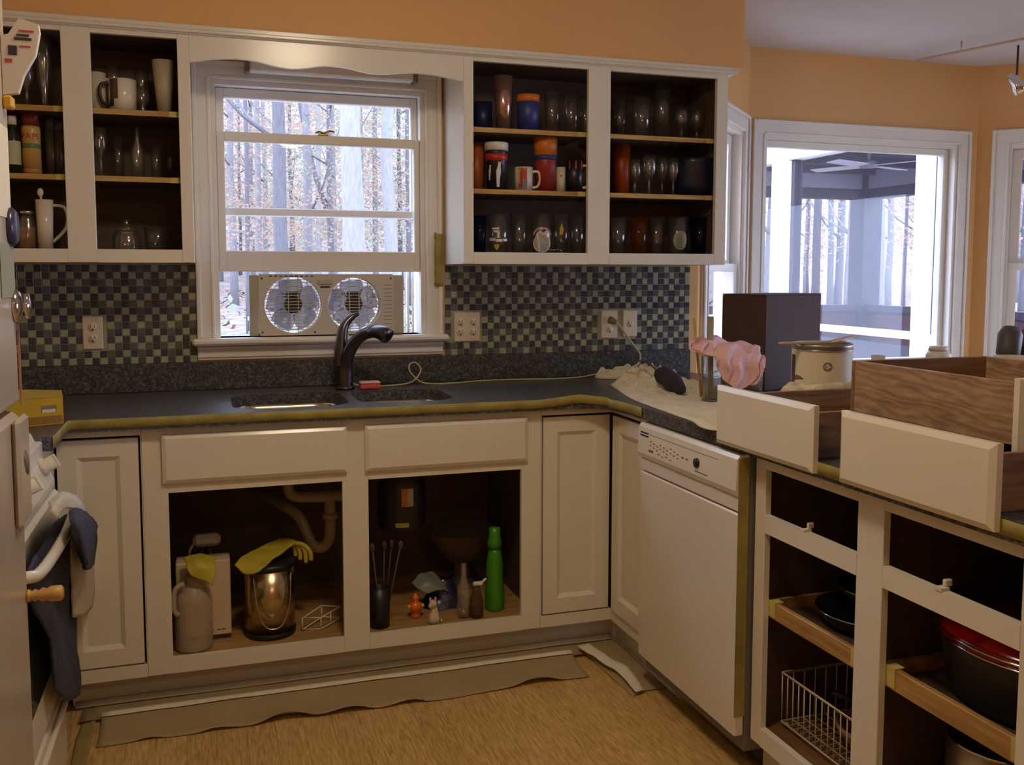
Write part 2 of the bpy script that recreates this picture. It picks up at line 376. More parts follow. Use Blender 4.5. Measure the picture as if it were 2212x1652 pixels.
# bay centre picture window
w3=sroot('window_3','large single-pane picture window in the middle of the bay',BC(.7,0,.8))
casing(BC,.09,1.34,.80,2.055,.075,w3); jamb(BC,.09,1.34,.80,2.055,w3,t=.02)
sash(BC,.11,1.32,.82,2.035,-.09,-.045,.135,1.285,.87,2.0,w3,'fixed_sash')
mb=MB(); mb.boxm(BC,(0.0,1.43),(-.045,.05),(.77,.80),bev=.006); mb.build('sill', trimw, w3)
# bay right double-hung
w4=sroot('window_4','double-hung window in the right angle of the bay',BR(.45,0,.86))
casing(BR,.16,.80,.86,2.05,.085,w4); jamb(BR,.16,.80,.86,2.05,w4)
sash(BR,.179,.781,1.36,2.03,-.085,-.05,.23,.73,1.43,1.975,w4,'upper_sash')
sash(BR,.179,.781,.88,1.40,-.048,-.012,.225,.735,.95,1.36,w4,'lower_sash')
mb=MB(); mb.boxm(BR,(.06,.9),(-.05,.05),(.83,.86),bev=.006); mb.build('sill', trimw, w4)

dr1=sroot('added_door','glazed sliding patio door added for daylight in the breakfast room side wall',(5.0,-1.9,.04))  # added unseen opening that lets extra daylight into the breakfast room
jamb(RW,.7,3.1,.04,2.06,dr1,t=.03); casing(RW,.7,3.1,.04,2.06,.075,dr1)
sash(RW,.732,1.92,.072,2.028,-.11,-.07,.82,1.84,.17,1.94,dr1,'fixed_panel'); sash(RW,1.88,3.068,.072,2.028,-.065,-.025,1.97,2.98,.17,1.94,dr1,'sliding_panel')
# ------------------------------------------------------------------ ceiling lamp (the room's own, over the sink aisle) and an added unseen fill lamp
for lx,ly,k_,lb in ((.48,-1.9,1.,'round frosted bowl lamp on the kitchen ceiling over the sink aisle'),(.75,-4.35,.5,'second round frosted bowl lamp on the ceiling behind the viewer')):
    lm=T('ceiling_lamp',lb,'lamp',(lx,ly,CEIL))
    mb=MB(); mb.lathe([(.0001,0),(.17,0),(.17,-.03),(.0001,-.03)],(lx,ly,CEIL-.0005),32,smooth=False); mb.build('lamp_base', chrome, lm)
    mb=MB(); mb.lathe([(.165,-.0305),(.155,-.06),(.125,-.085),(.08,-.105),(.03,-.115),(.0001,-.116)],(lx,ly,CEIL),32); mb.build('lamp_bowl', M('glowing_lamp_glass_%d'%(k_<1),(255,240,210),rough=.4,var=0,emit=LAMPC,est=LAMP*k_), lm)

# ------------------------------------------------------------------ upper cabinets
YU=-.306
def upper(name,label,x0,x1,ops,shelves):
    root=T(name,label,'cabinet',((x0+x1)/2,YU/2,1.376))
    mb=MB(); yb=YU+.019
    mb.box(x0,x0+.016,yb,-.001,1.376,2.145); mb.box(x1-.016,x1,yb,-.001,1.376,2.145); mb.box(x0+.016,x1-.016,yb,-.001,2.12,2.145)
    mb.box(x0+.016,x1-.016,yb,-.001,1.386,1.402); mb.build('carcass', white, root)
    mb=MB(); mb.box(x0+.0165,x1-.0165,-.012,-.004,1.403,2.119); mb.box(x0+.0165,x0+.02,yb+.001,-.013,1.403,2.119); mb.box(x1-.02,x1-.0165,yb+.001,-.013,1.403,2.119)
    mb.box(x0+.021,x1-.021,yb+.001,-.013,2.112,2.119); mb.box(x0+.021,x1-.021,yb+.001,-.013,1.403,1.4065); mb.build('lining', darkin, root)
    mb=MB(); zt,zb=2.1026,1.4188; xs=[x0]+[v for o in ops for v in o]+[x1]
    for i in range(0,len(xs),2): mb.box(xs[i],xs[i+1],YU,yb,1.376,2.15,bev=.0015)
    for a,b in ops: mb.box(a,b,YU,yb,1.376,zb); mb.box(a,b,YU,yb,zt,2.15)
    mb.build('face_frame', white, root)
    for z in shelves:
        for (a,b) in ops:
            m2=MB(); m2.box(a-.012,b+.012,-.268,-.014,z-.016,z); o=m2.build('shelf', darkin, root)
            m3=MB(); m3.box(a-.012,b+.012,-.276,-.2685,z-.0165,z+.0005); m3.build('edge_band', shelfoak, o)
            m4=MB(); m4.box(b-.03,b+.0,-.278,-.2765,z-.017,z+.001); m4.build('tape', tapepale, o)
    return root
ucr=upper('upper_cabinet','white doorless upper cabinet right of the sink window, full of glasses',.9295,2.009,[(.966,1.4145),(1.5052,1.960)],[1.873,1.650])
ucl=upper('upper_cabinet','white doorless upper cabinet left of the sink window, by the refrigerator',-.74,0.,[(-.66,-.3838),(-.298,-.0378)],[1.871,1.656])
# crown moulding and scalloped valance
cr=MB()
for a,b,c,d in ((-.75,2.03,-.315,-.3065),(-.75,2.045,-.324,-.315)): cr.box(a,b,c,d,2.122 if d<-.31 else 2.118,2.134 if d<-.31 else 2.150,bev=.003)
cr.box(2.0095,2.03,-.3065,-.001,2.118,2.149,bev=.003)
single('crown_moulding', cr, white, 'thin white crown moulding along the tops of the upper cabinets','moulding')
pts=[(.0005,2.031),(.07,2.045),(.132,2.0516),(.18,2.051),(.221,2.0472),(.27,2.037),(.325,2.0315),(.38,2.038),(.4356,2.0482),(.49,2.048),(.5302,2.0437),(.585,2.0345),(.643,2.0335),(.70,2.041),(.758,2.045),(.81,2.0435),(.8587,2.038),(.929,2.028)]
sp=smoothpath([(a,b,0) for a,b in pts],4); n=len(sp)
va=MB(); vs=[]; 
for q in sp:
    for yy in (-.306,-.289): vs += [(q.x,yy,q.y),(q.x,yy,2.149)]
fs=[]
for i in range(n-1):
    a=i*4; b=a+4; fs += [(a,a+1,b+1,b),(a+2,a+3,b+3,b+2),(a,b,b+2,a+2),(a+1,a+3,b+3,b+1)]
fs += [(0,2,3,1),((n-1)*4,(n-1)*4+1,(n-1)*4+3,(n-1)*4+2)]
va.add(vs,fs); single('valance', va, white, 'white scalloped wooden valance across the top of the sink window','valance')

# ------------------------------------------------------------------ base cabinets
YB=-.611; XP=1.386
FB=frame_map((0,YB),(1,0),(0,-1)); FP=frame_map((XP,0),(0,-1),(-1,0))   # faces: s along, d out of the face
def panel_door(fn,s0,s1,z0,z1,d0,d1,root,nm='door',st=.052,slant=.014,knob=None):
    mb=MB()
    for a,b,c,d in ((s0,s0+st,z0,z1),(s1-st,s1,z0,z1),(s0+st,s1-st,z0,z0+st),(s0+st,s1-st,z1-st,z1)): mb.boxm(fn,(a,b),(d0,d1),(c,d),bev=.0)
    a,b,c,d=s0+st,s1-st,z0+st,z1-st; e=slant; dp=d1-.010
    o=[fn(a,d1,c),fn(b,d1,c),fn(b,d1,d),fn(a,d1,d)]; i=[fn(a+e,dp,c+e),fn(b-e,dp,c+e),fn(b-e,dp,d-e),fn(a+e,dp,d-e)]
    mb.add(o+i,[(0,1,5,4),(1,2,6,5),(2,3,7,6),(3,0,4,7)])
    dr=mb.build(nm, white, root); p=MB(); p.boxm(fn,(a+e-.001,b-e+.001),(d0+.001,dp-.0005),(c+e-.001,d-e+.001)); p.build('panel', white, dr); return dr
def drawer_front(fn,s0,s1,z0,z1,d0,d1,root,nm='drawer_front',e=.012):
    mb=MB(); o=[fn(s0,d0,z0),fn(s1,d0,z0),fn(s1,d0,z1),fn(s0,d0,z1)]; md=d1-.007
    q=[fn(s0,md,z0),fn(s1,md,z0),fn(s1,md,z1),fn(s0,md,z1)]; i=[fn(s0+e,d1,z0+e),fn(s1-e,d1,z0+e),fn(s1-e,d1,z1-e),fn(s0+e,d1,z1-e)]
    mb.add(o+q+i,[(0,1,2,3),(0,1,5,4),(1,2,6,5),(2,3,7,6),(3,0,4,7),(4,5,9,8),(5,6,10,9),(6,7,11,10),(7,4,8,11),(8,9,10,11)])
    return mb.build(nm, white, root)
# sink cabinet
sk=T('sink_cabinet','white sink base cabinet with two open bays and fixed drawer fronts','cabinet',(.48,-.31,0))
mb=MB(); d0=.0
xs=[(-.165,-.092),(.436,.5205),(1.0477,1.118)]
for a,b in xs: mb.boxm(FB,(a,b),(-.019,0),(.103,.875),bev=.0015)
for a,b in ((-.092,.436),(.5205,1.0477)): mb.boxm(FB,(a,b),(-.019,0),(.103,.1515)); mb.boxm(FB,(a,b),(-.019,0),(.672,.875))
mb.build('face_frame', white, sk)
mb=MB(); yb=YB+.0195
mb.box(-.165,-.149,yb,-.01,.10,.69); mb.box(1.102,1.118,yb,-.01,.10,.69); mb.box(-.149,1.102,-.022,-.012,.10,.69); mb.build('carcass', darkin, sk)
mb=MB(); mb.box(-.1485,1.1015,yb,-.0225,.128,.148); mb.build('cabinet_floor', wood('sink_cabinet_floor',(150,112,62),(190,148,90),axis=0,rough=.5), sk)
drawer_front(FB,-.107,.451,.703,.8535,.0005,.019,sk); drawer_front(FB,.509,1.065,.701,.8525,.0005,.019,sk)
mb=MB(); mb.box(-.39,1.44,-.523,-.511,.0005,.102); mb.build('toe_board', white, sk)
mb=MB(); mb.box(-.39,1.425,-.5345,-.5235,.0005,.012,bev=.004); mb.build('shoe_moulding', white, sk)
# left corner cabinet
lc=T('corner_cabinet','white left corner base cabinet with recessed panel door beside the stove','cabinet',(-.4,-.5,0))
panel_door(FB,-.398,-.174,.149,.847,-.019,-.0005,lc)
mb=MB(); mb.boxm(FB,(-.40,-.1655),(-.019,0),(.103,.143)); mb.boxm(FB,(-.40,-.1655),(-.019,0),(.855,.875)); mb.boxm(FB,(-.1735+.006,-.1655),(-.019,0),(.143,.855)); mb.build('face_frame', white, lc)
mb=MB(); mb.box(-.43,-.405,-.895,-.612,.103,.875); mb.build('side_panel', white, lc)
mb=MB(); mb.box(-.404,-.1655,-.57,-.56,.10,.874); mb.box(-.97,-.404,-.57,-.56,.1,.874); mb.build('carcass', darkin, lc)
# right corner cabinet with folding door
rc=T('corner_cabinet','white right corner base cabinet with folding two-leaf panel door','cabinet',(1.5,-.5,0))
panel_door(FB,1.1275,1.377,.150,.846,-.019,-.0005,rc)
panel_door(FP,.634,.905,.150,.846,-.008,.0085,rc)
mb=MB(); mb.boxm(FB,(1.1185,1.387),(-.019,0),(.103,.144)); mb.boxm(FB,(1.1185,1.387),(-.019,0),(.854,.875)); mb.boxm(FB,(1.1185,1.1215),(-.019,0),(.144,.854))
mb.boxm(FP,(.6115,.908),(-.019,0),(.103,.144)); mb.boxm(FP,(.6115,.908),(-.019,0),(.854,.875)); mb.build('face_frame', white, rc)
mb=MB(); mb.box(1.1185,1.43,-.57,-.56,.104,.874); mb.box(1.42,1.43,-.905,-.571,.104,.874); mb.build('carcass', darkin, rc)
mb=MB(); mb.box(1.441,1.452,-2.58,-.5235,.0005,.102); mb.build('toe_board', white, rc)
# peninsula cabinet
pc=T('peninsula_cabinet','white peninsula base cabinet with two empty drawer openings and doorless bays','cabinet',(1.6,-2.05,0))
mb=MB()
for a,b in ((1.521,1.5655),(1.9235,2.0075),(2.364,2.45)): mb.boxm(FP,(a,b),(-.019,0),(.103,.875),bev=.0015)
for a,b in ((1.5655,1.9235),(2.0075,2.364)):
    for c,d in ((.103,.1515),(.675,.7215),(.8425,.875)): mb.boxm(FP,(a,b),(-.019,0),(c,d))
mb.build('face_frame', white, pc)
mb=MB(); x0=XP+.0195
mb.box(x0,1.96,-1.535,-1.521,.105,.874); mb.box(x0,1.96,-2.45,-2.436,.105,.874); mb.box(1.946,1.96,-2.435,-1.536,.105,.874); mb.box(x0,1.945,-1.973,-1.957,.15,.874); mb.build('carcass', darkin, pc)
mb=MB(); mb.box(x0,1.945,-2.435,-1.536,.128,.148); mb.build('cabinet_floor', wood('peninsula_floor',(96,66,40),(130,92,56),axis=1,rough=.5), pc)
for a,b in ((1.72,1.735),(2.16,2.178)):
    mb=MB(); mb.boxm(FP,(a,b),(-.019,.002),(.7217,.728)); mb.boxm(FP,(a+.004,b-.004),(-.03,-.012),(.728,.742),bev=.002); mb.build('drawer_guide', plastw, pc)
# pull-out trays
def tray(s0,s1,z0,z1,label):
    t=T('pull_out_tray',label,'tray',(1.66,-(s0+s1)/2,z0))
    mb=MB(); mb.boxm(FP,(s0,s1),(-.036,-.021),(z0,z1),bev=.002); mb.build('tray_front', oakp, t)
    mb=MB(); mb.boxm(FP,(s0,s1),(-.53,-.0365),(z0,z0+.012)); mb.build('tray_bottom', darkin, t)
    for s in (s0,s1-.012):
        mb=MB(); mb.boxm(FP,(s,s+.012),(-.53,-.0365),(z0+.0125,z1-.004)); mb.build('tray_side', oakp, t)
        for c,d in ((z0+.006,z1+.003),):
            a=s if s==s0 else s-.02
            m=MB(); a=(s0+.022 if s==s0 else 1.893) if s0<1.9 else (2.004 if s==s0 else 2.34); m.boxm(FP,(a-.002,a+.03),(-.0205,-.019),(c,d)); m.boxm(FP,(a+.002,a+.03),(-.045,-.0195),(z1+.0005,z1+.0025)); m.build('tape', tapepale, t)
    return t
tray(1.541,1.952,.448,.493,'oak pull-out tray under the dark pans, left peninsula bay')
tray(1.978,2.43,.452,.50,'oak pull-out tray carrying the red slow cooker, right peninsula bay')

# ------------------------------------------------------------------ countertop with sink cut-out
def curve_solid(name, polys, z0, z1, mat, parent=None):
    cu=bpy.data.curves.new(name,'CURVE'); cu.dimensions='2D'; cu.fill_mode='BOTH'; cu.extrude=(z1-z0)/2
    for pl in polys:
        s=cu.splines.new('POLY'); s.points.add(len(pl)-1); s.use_cyclic_u=True
        for i,p in enumerate(pl): s.points[i].co=(p[0],p[1],0,1)
    o=bpy.data.objects.new(name,cu); C.objects.link(o); bpy.context.view_layer.update()
    me=bpy.data.meshes.new_from_object(o.evaluated_get(bpy.context.evaluated_depsgraph_get())); bpy.data.objects.remove(o)
    for v in me.vertices: v.co.z += (z0+z1)/2
    me.materials.clear(); me.materials.append(mat)
    o=bpy.data.objects.new(name,me); C.objects.link(o); o.parent=parent; return o
def rrect(x0,x1,y0,y1,r,n=6):
    out=[]
    for cx,cy,a in ((x1-r,y1-r,0),(x0+r,y1-r,90),(x0+r,y0+r,180),(x1-r,y0+r,270)):
        for k in range(n+1):
            t=math.radians(a+90*k/n); out.append((cx+r*math.cos(t),cy+r*math.sin(t)))
    return out
fil=[(1.352-.16+.16*math.sin(t),-.645-.16+.16*math.cos(t)) for t in [math.radians(90*k/8) for k in range(9)]]
outline=[(-.995,-.022),(-.995,-.93),(-.345,-.93),(-.345,-.645)]+[(1.352-.16,-.645)]
# concave inner corner: stone bulges into the corner with a small radius
fc=[(1.352-.15+.15*math.sin(math.radians(a)),-.645-.15+.15*math.cos(math.radians(a))) for a in (0,15,30,45,60,75,90)]
outline=[(-.995,-.022),(-.995,-.93),(-.362,-.93),(-.362,-.645)]+[(1.352-.13,-.645),(1.352-.085,-.652),(1.352-.045,-.668),(1.352-.02,-.69),(1.352-.006,-.73),(1.352,-.775)]+[(1.352,-2.60),(2.45,-2.60),(2.45,-.9),(2.02,-.022)]
ct=T('countertop','speckled dark granite countertop with upstand and undermount sink cut-out','countertop',(0,0,0))
holeL=rrect(.104,.478,-.572,-.205,.085); holeR=rrect(.512,.838,-.552,-.225,.085)
curve_solid('slab',[outline,holeL,holeR],.876,.914,gran,ct)
mb=MB(); mb.box(-.995,2.0195,-.022,-.0015,.9145,1.0152,bev=.002); mb.build('upstand', gran, ct)
# double bowl sink
snk=T('kitchen_sink','stainless double-bowl undermount sink below the window','sink',(.48,-.39,.875))
stl=M('sink_stainless',(200,186,160),rough=.22,metal=1.,var=.05,scale=20)
for (x0,x1,y0,y1),dp in (((.098,.484,-.578,-.199),.70),((.506,.844,-.558,-.219),.72)):
    rings=[]
    for k,(ins,z) in enumerate([(0,.8755),(.012,.8755),(.013,.86),(.016,.76),(.03,dp+.02),(.06,dp),(.16,dp-.003)]):
        rings.append([(a,b,z) for a,b in rrect(x0+ins,x1-ins,y0+ins,y1-ins,max(.02,.09-ins*.4))])
    n=len(rings[0]); vs=[p for r in rings for p in r]; fs=[(i*n+k,i*n+(k+1)%n,(i+1)*n+(k+1)%n,(i+1)*n+k) for i in range(len(rings)-1) for k in range(n)]+[tuple((len(rings)-1)*n+k for k in range(n))]
    mb=MB(); mb.add(vs,fs,0,True); b=mb.build('bowl', stl, snk)
    cx,cy=(x0+x1)/2,(y0+y1)/2; m=MB(); m.lathe([(.0001,dp-.001),(.042,dp-.001),(.04,dp+.002),(.0001,dp+.001)],(cx,cy,0),20); m.build('drain', chrome, b)
# faucet
fa=T('faucet','dark nickel single-lever faucet with pull-out spout behind the sink','faucet',(.515,-.15,.9145))
mb=MB(); sp=smoothpath([(.515,-.15,.915),(.515,-.15,.96),(.516,-.152,1.0),(.525,-.165,1.045),(.546,-.19,1.09),(.572,-.22,1.118),(.598,-.25,1.13)],6)
n=len(sp); mb.tube(sp,[.031-.010*min(1,i/(n*.75)) for i in range(n)],16); mb.lathe([(.0001,0),(.036,0),(.035,.008),(.031,.012)],(.515,-.15,.9145),20); mb.build('spout', bronze, fa)
mb=MB(); sp=smoothpath([(.595,-.247,1.129),(.612,-.27,1.1335),(.632,-.296,1.128),(.645,-.312,1.117)],6); n=len(sp); mb.tube(sp,[.020+.009*math.sin(math.pi*.62*i/(n-1)) for i in range(n)],16); mb.build('spray_head', bronze, fa)
mb=MB(); sp=smoothpath([(.507,-.145,1.0),(.503,-.14,1.04),(.506,-.137,1.09),(.512,-.135,1.13),(.525,-.132,1.158),(.55,-.13,1.182),(.571,-.128,1.192)],6); n=len(sp); mb.tube(sp,[.024*(1-i/n)**.8+.005 for i in range(n)],12); mb.build('lever', bronze, fa)

# ------------------------------------------------------------------ tile backsplashes
def backsplash(name,label,x0,dirn,cols,p,skip,x_edge):
    root=T(name,label,'backsplash',(x_edge,-.002,1.0156))
    xa,xb=sorted((x0,x0+dirn*cols*p)); mb=MB(); mb.box(xa,xb,-.0042,-.0005,1.0156,1.3755); mb.build('grout_bed', grout, root)
    t=p*.455; q=MB(); q.box(-t,t,-.0035,0,-t,t,bev=.001); mes=[q.mesh('tile',[m]) for m in tile_d+tile_l]
    lst=[]
    for c in range(cols):
        for r in range(14):
            X=x0+dirn*(c+.5)*p; Z=1.0156+(13-r+.5)*.02538
            if any(a<X<b and e<Z<f for a,b,e,f in skip): continue
            lst.append((c,r,X,Z))
    def kind(c,r):
        if dirn>0:
            ty={0:'T0',1:'T1',2:'C',3:'A',4:'B',5:'C',6:'A',7:'B',8:'C',9:'A',10:'B',11:'C',12:'A',13:'B'}[r]
            la,lb=3,1
        else:
            ty={0:'A',1:'C',2:'B'}[r%3]; la,lb=1,3
        if ty=='T0': return None if c%3==2 else c%2
        if ty=='T1': return None if c%3==0 else (c+1)%2
        if ty=='A': return None if c%4==la else (0 if c%2==0 else 1)
        if ty=='B': return None if c%4==lb else (1 if c%2==0 else 0)
        return None if c%2==0 else (0 if c%4==1 else 2)
    rest=[MB() for _ in mes]
    for i,(c,r,X,Z) in enumerate(lst):
        kd=kind(c,r); mi=(3+R.randrange(2)) if kd is None else kd
        if i<296:
            o=bpy.data.objects.new('tile',mes[mi]); C.objects.link(o); o.parent=root; o.location=Vector((X,-.0044,Z))-root.location
        else: rest[mi].box(X-t,X+t,-.0079,-.0044,Z-t,Z+t,bev=.001)
    al=MB()
    for i,b in enumerate(rest): al.add(b.v,b.f,i)
    if al.v: o=al.build('tile_field', tile_d+tile_l, root); o['kind']='stuff'
    return root
backsplash('tile_backsplash','small checkered mosaic tile backsplash right of the sink window',.9318,1,43,.02527,[(.966,1.075,1.068,1.195),(1.593,1.68,1.06,1.195),(1.70,1.77,1.06,1.19)],.94)
backsplash('tile_backsplash','small checkered mosaic tile backsplash left of the sink window',-.0005,-1,25,.0253,[(-.385,-.315,1.07,1.19)],-.3)
def outlet(x0,x1,z0,z1,label,kind):
    o=T('outlet_plate',label,'outlet',((x0+x1)/2,-.008,(z0+z1)/2)); mb=MB(); mb.box(x0,x1,-.0145,-.0084,z0,z1,bev=.003); mb.build('cover_plate', plate, o)
    n=2 if kind=='double' else 1; wdt=(x1-x0)/n
    for k in range(n):
        cx=x0+wdt*(k+.5)
        for cz in ((z0+z1)/2+.02,(z0+z1)/2-.02):
            if kind=='jack' and cz<(z0+z1)/2: continue
            zc=cz if kind!='jack' else (z0+z1)/2
            m=MB(); m.lathe([(.0001,0),(.0165,0),(.016,.0015),(.0001,.0015)],(cx,-.0146,zc),16,axis=(0,-1,0)); s=m.build('socket_face', plate, o)
            m=MB(); m.box(cx-.0075,cx-.0055,-.0168,-.0162,zc-.002,zc+.008); m.box(cx+.0055,cx+.0075,-.0168,-.0162,zc-.002,zc+.008); m.lathe([(.0001,0),(.003,0),(.003,.0006),(.0001,.0006)],(cx,-.0162,zc-.009),8,axis=(0,-1,0)); m.build('slots', blackslot, s)
    return o
outlet(.968,1.073,1.070,1.187,'double-gang outlet plate just right of the sink window','double')
outlet(1.603,1.676,1.070,1.187,'outlet plate with a plug and white cord in it','single')
outlet(1.702,1.768,1.075,1.187,'phone jack plate beside the plugged outlet','jack')
outlet(-.383,-.317,1.072,1.189,'lone outlet plate on the left tile backsplash','single')

# ------------------------------------------------------------------ dishwasher
FD=frame_map((1.345,0),(0,-1),(-1,0))
dw=T('dishwasher','white dishwasher with slanted control panel beside the corner cabinet','dishwasher',(1.6,-1.21,.1))
mb=MB(); mb.boxm(FD,(.922,1.506),(-.03,0),(.104,.712),bev=.004); mb.boxm(FD,(.922,1.506),(-.03,-.001),(.716,.757),bev=.004); mb.build('door', appl, dw)
mb=MB(); q=[(-.03,.760),(.004,.760),(.010,.775),(.006,.858),(-.002,.868),(-.03,.870)]
mb.add([FD(s,d,z) for s in (.922,1.506) for d,z in q],[tuple(range(6)),tuple(range(6,12))]+[(i,(i+1)%6,6+(i+1)%6,6+i) for i in range(6)]); cp=mb.build('control_panel', appl, dw)
def dpan(z): return .010-.004*(z-.775)/.083+.0004     # panel surface
def mark(s0,s1,z0,z1,m,nm='marking'):
    mm=MB(); zc=(z0+z1)/2; mm.boxm(FD,(s0,s1),(dpan(zc)-.0006,dpan(zc)+.0006),(z0,z1)); return mm
for z in (.8385,.8295): mark(.938,.992,z,z+.0048,0).build('vent_slot', blackslot, cp)
mk=MB()
for i in range(9):
    for j,z in enumerate((.818,.806)):
        a=1.005+i*.022; t=mark(a,a+.009,z-(i%3)*.004,z-(i%3)*.004+.0035,0); mk.add(t.v,t.f)
for i in range(4):
    a=1.06+i*.025; t=mark(a,a+.012,.789-(i%2)*.004,.792-(i%2)*.004,0); mk.add(t.v,t.f)
for a in (1.21,1.235): t=mark(a,a+.012,.806,.811,0); mk.add(t.v,t.f)
t=mark(1.0,1.41,.8405,.8412,0); mk.add(t.v,t.f)
t=mark(1.29,1.36,.784,.787,0); mk.add(t.v,t.f)
o=mk.build('printed_legend', greymark, cp); o['kind']='stuff'
t=mark(1.0,1.03,.787,.794,0); t.build('status_window', M('grey_window',(96,92,88),rough=.3), cp)
mb=MB(); mb.lathe([(.0001,.0),(.014,0),(.013,.006),(.0001,.007)],FD(1.30,dpan(.81),.81),18,axis=(-1,0,0)); mb.build('dial', black, cp)
mb=MB(); mb.boxm(FD,(.922,1.506),(-.60,-.031),(.06,.866)); mb.build('tub', M('dishwasher_tub_grey',(120,118,112)), dw)
mb=MB(); mb.boxm(FD,(.93,1.50),(-.10,-.09),(.004,.059)); mb.build('kick_plate', M('dark_kick_plate',(60,48,38)), dw)
mb=MB(); mb.boxm(FD,(1.5065,1.508),(-.0295,.002),(.16,.86)); mb.boxm(FD,(1.44,1.508),(-.028,-.004),(.8702,.8715)); mb.build('tape', tape, dw)

# ------------------------------------------------------------------ drawers pulled out and set on the counter
def drawer(name,label,x0,x1,y0,y1,z0,z1,front_fn,fs0,fs1,fz0,fz1,fd,side_mat,grain=None):
    d=T(name,label,'drawer',((x0+x1)/2,(y0+y1)/2,z0))
    t=.0125
    for nm,(a,b,c,e) in (('side_panel',(x0,x1,y0,y0+t)),('side_panel',(x0,x1,y1-t,y1)),('end_panel',(x0,x0+t,y0+t,y1-t)),('end_panel',(x1-t,x1,y0+t,y1-t))):
        mb=MB(); mb.box(a,b,c,e,z0,z1,bev=.0015); mb.build(nm, (oaky if (b-a)<.02 and grain else side_mat), d)
    mb=MB(); mb.box(x0+t,x1-t,y0+t,y1-t,z0+.006,z0+.012); mb.build('bottom_panel', side_mat, d)
    drawer_front(front_fn,fs0,fs1,fz0,fz1,fd[0],fd[1],d); return d
F1=frame_map((1.351,0),(0,-1),(-1,0))
drawer('drawer','small pulled-out drawer with white front, in front of the paint can',1.3515,1.86,-1.797,-1.43,.9145,1.0225,F1,1.402,1.826,.887,1.043,(0.0005,.021),oak)
drawer('drawer','pulled-out drawer with wider white front, lower right, under the upper drawer',1.3515,1.905,-2.318,-1.948,.9145,1.0225,F1,1.921,2.345,.889,1.047,(0.0005,.021),oak)
F3=frame_map((0,-2.279),(1,0),(0,-1))
drawer('drawer','deep oak drawer stacked crosswise on the two white-fronted drawers',1.455,1.85,-2.278,-1.799,1.0232,1.1415,F3,1.437,1.868,1.004,1.152,(.0005,.02),oak,grain=True)

# ------------------------------------------------------------------ tape along the counter edges
def strip(name,label,pts,z0,z1,off,mat,top=.0):
    mb=MB(); rows=[[Vector((p[0],p[1],z)) for p in pts] for z in (z1,(z0+z1)/2,z0)]
    mb.grid(rows,0,.0015); return single(name, mb, mat, label, 'tape')
fr=[(-.3595,-.93),(-.3595,-.80),(-.3595,-.66),(-.353,-.6475),(-.2,-.6475),(0,-.6475),(.4,-.6475),(.9,-.6475),(1.222,-.6475),(1.266,-.6545),(1.305,-.670),(1.330,-.693),(1.3435,-.735),(1.3495,-.80),(1.3495,-.92)]
tp=[]
for i in range(len(fr)-1):
    for k in range(8):
        t=k/8; a=fr[i]; b=fr[i+1]; tp.append((a[0]+(b[0]-a[0])*t,a[1]+(b[1]-a[1])*t))
tp.append(fr[-1])
mb=MB(); rows=[]
for q in range(3):
    row=[]
    for (x,y) in tp:
        lift=max(0,1-abs(x-1.24)/.13)*.014 if (y>-.70 and x>0) else 0
        z=(.9142,.900,.8845)[q]+lift+mnoise.noise(Vector((x*14,y*14,q)))*.0025*(0 if q==0 else .8)
        row.append(Vector((x-(.002 if y<-.7 and x>0 else 0),y-.0002-lift*.3-abs(mnoise.noise(Vector((x*9,3,q))))*.0012,z)))
    rows.append(row)
mb.grid(rows,0,.0012); single('masking_tape', mb, tape, 'yellow masking tape along the front edge of the sink counter','tape')
mb=MB(); mb.grid([[Vector((1.3495,-y*.01,z+mnoise.noise(Vector((y*.3,z*9,1)))*.002)) for y in range(152,258,4)] for z in (.914,.90,.885)],0,.0012); single('masking_tape', mb, tape, 'yellow masking tape along the peninsula counter edge behind the drawer fronts','tape')
mb=MB(); mb.grid([[Vector((.9205-.034*i/3+.003*mnoise.noise(Vector((j*.7,i,3))),-.0262-.0012*abs(mnoise.noise(Vector((j*.9,i,8)))),1.495-.205*j/12+(.006 if i==3 else 0))) for j in range(13)] for i in range(4)],0,.0008)
single('masking_tape', mb, tape, 'yellow tape strip on the right window casing above the sill','tape')

# ------------------------------------------------------------------ masking paper on the floor
nz0=lambda x,k: mnoise.noise(Vector((x*7,k*3.3,0)))
def noisy(rows,amp,s=8,seed=0,keep0=True):
    out=[]
    for i,r in enumerate(rows):
        o=[]
        for p in r:
            n_=mnoise.noise(Vector((p.x*s+seed,p.y*s,i*.7)))
            o.append(Vector((p.x,p.y+n_*amp*.6,p.z+abs(n_)*amp*(i/(len(rows)-1)))))
        out.append(o)
    return out
mb=MB(); xs=[-.36+i*.045 for i in range(39)]
rows=[[Vector((x,-.516,.014)) for x in xs],[Vector((x,-.545,.004)) for x in xs],[Vector((x,-.60,.003)) for x in xs],[Vector((min(x,1.27),-.652,.004)) for x in xs],[Vector((min(x,1.26),-.664,.012)) for x in xs]]
mb.grid(noisy(rows,.005,7,1),0,.001); single('masking_paper', mb, kraft, 'brown masking paper taped along the toe board of the sink cabinet','paper')
mb=MB(); xs=[-.38+i*.045 for i in range(41)]
mb.grid([[Vector((x,-.535,.0195+.002*nz0(x,1))) for x in xs],[Vector((x,-.545,.019+.002*nz0(x,1))) for x in xs],[Vector((x,-.560,.009+.002*nz0(x,2))) for x in xs]],0,.001)
single('paper_edge', mb, paperw, 'pale folded paper edge running along the foot of the toe board','paper')
mb=MB(); xs=[-.295+i*.036 for i in range(43)]
mb.grid([[Vector((x,-.640+.006*nz0(x,3),.0255)) for x in xs],[Vector((x,-.655+.006*nz0(x,3),.0265)) for x in xs],[Vector((x,-.670+.006*nz0(x,4),.0225)) for x in xs]],0,.001)
single('paper_edge', mb, paperw, 'pale torn paper edge between the two brown paper strips','paper')
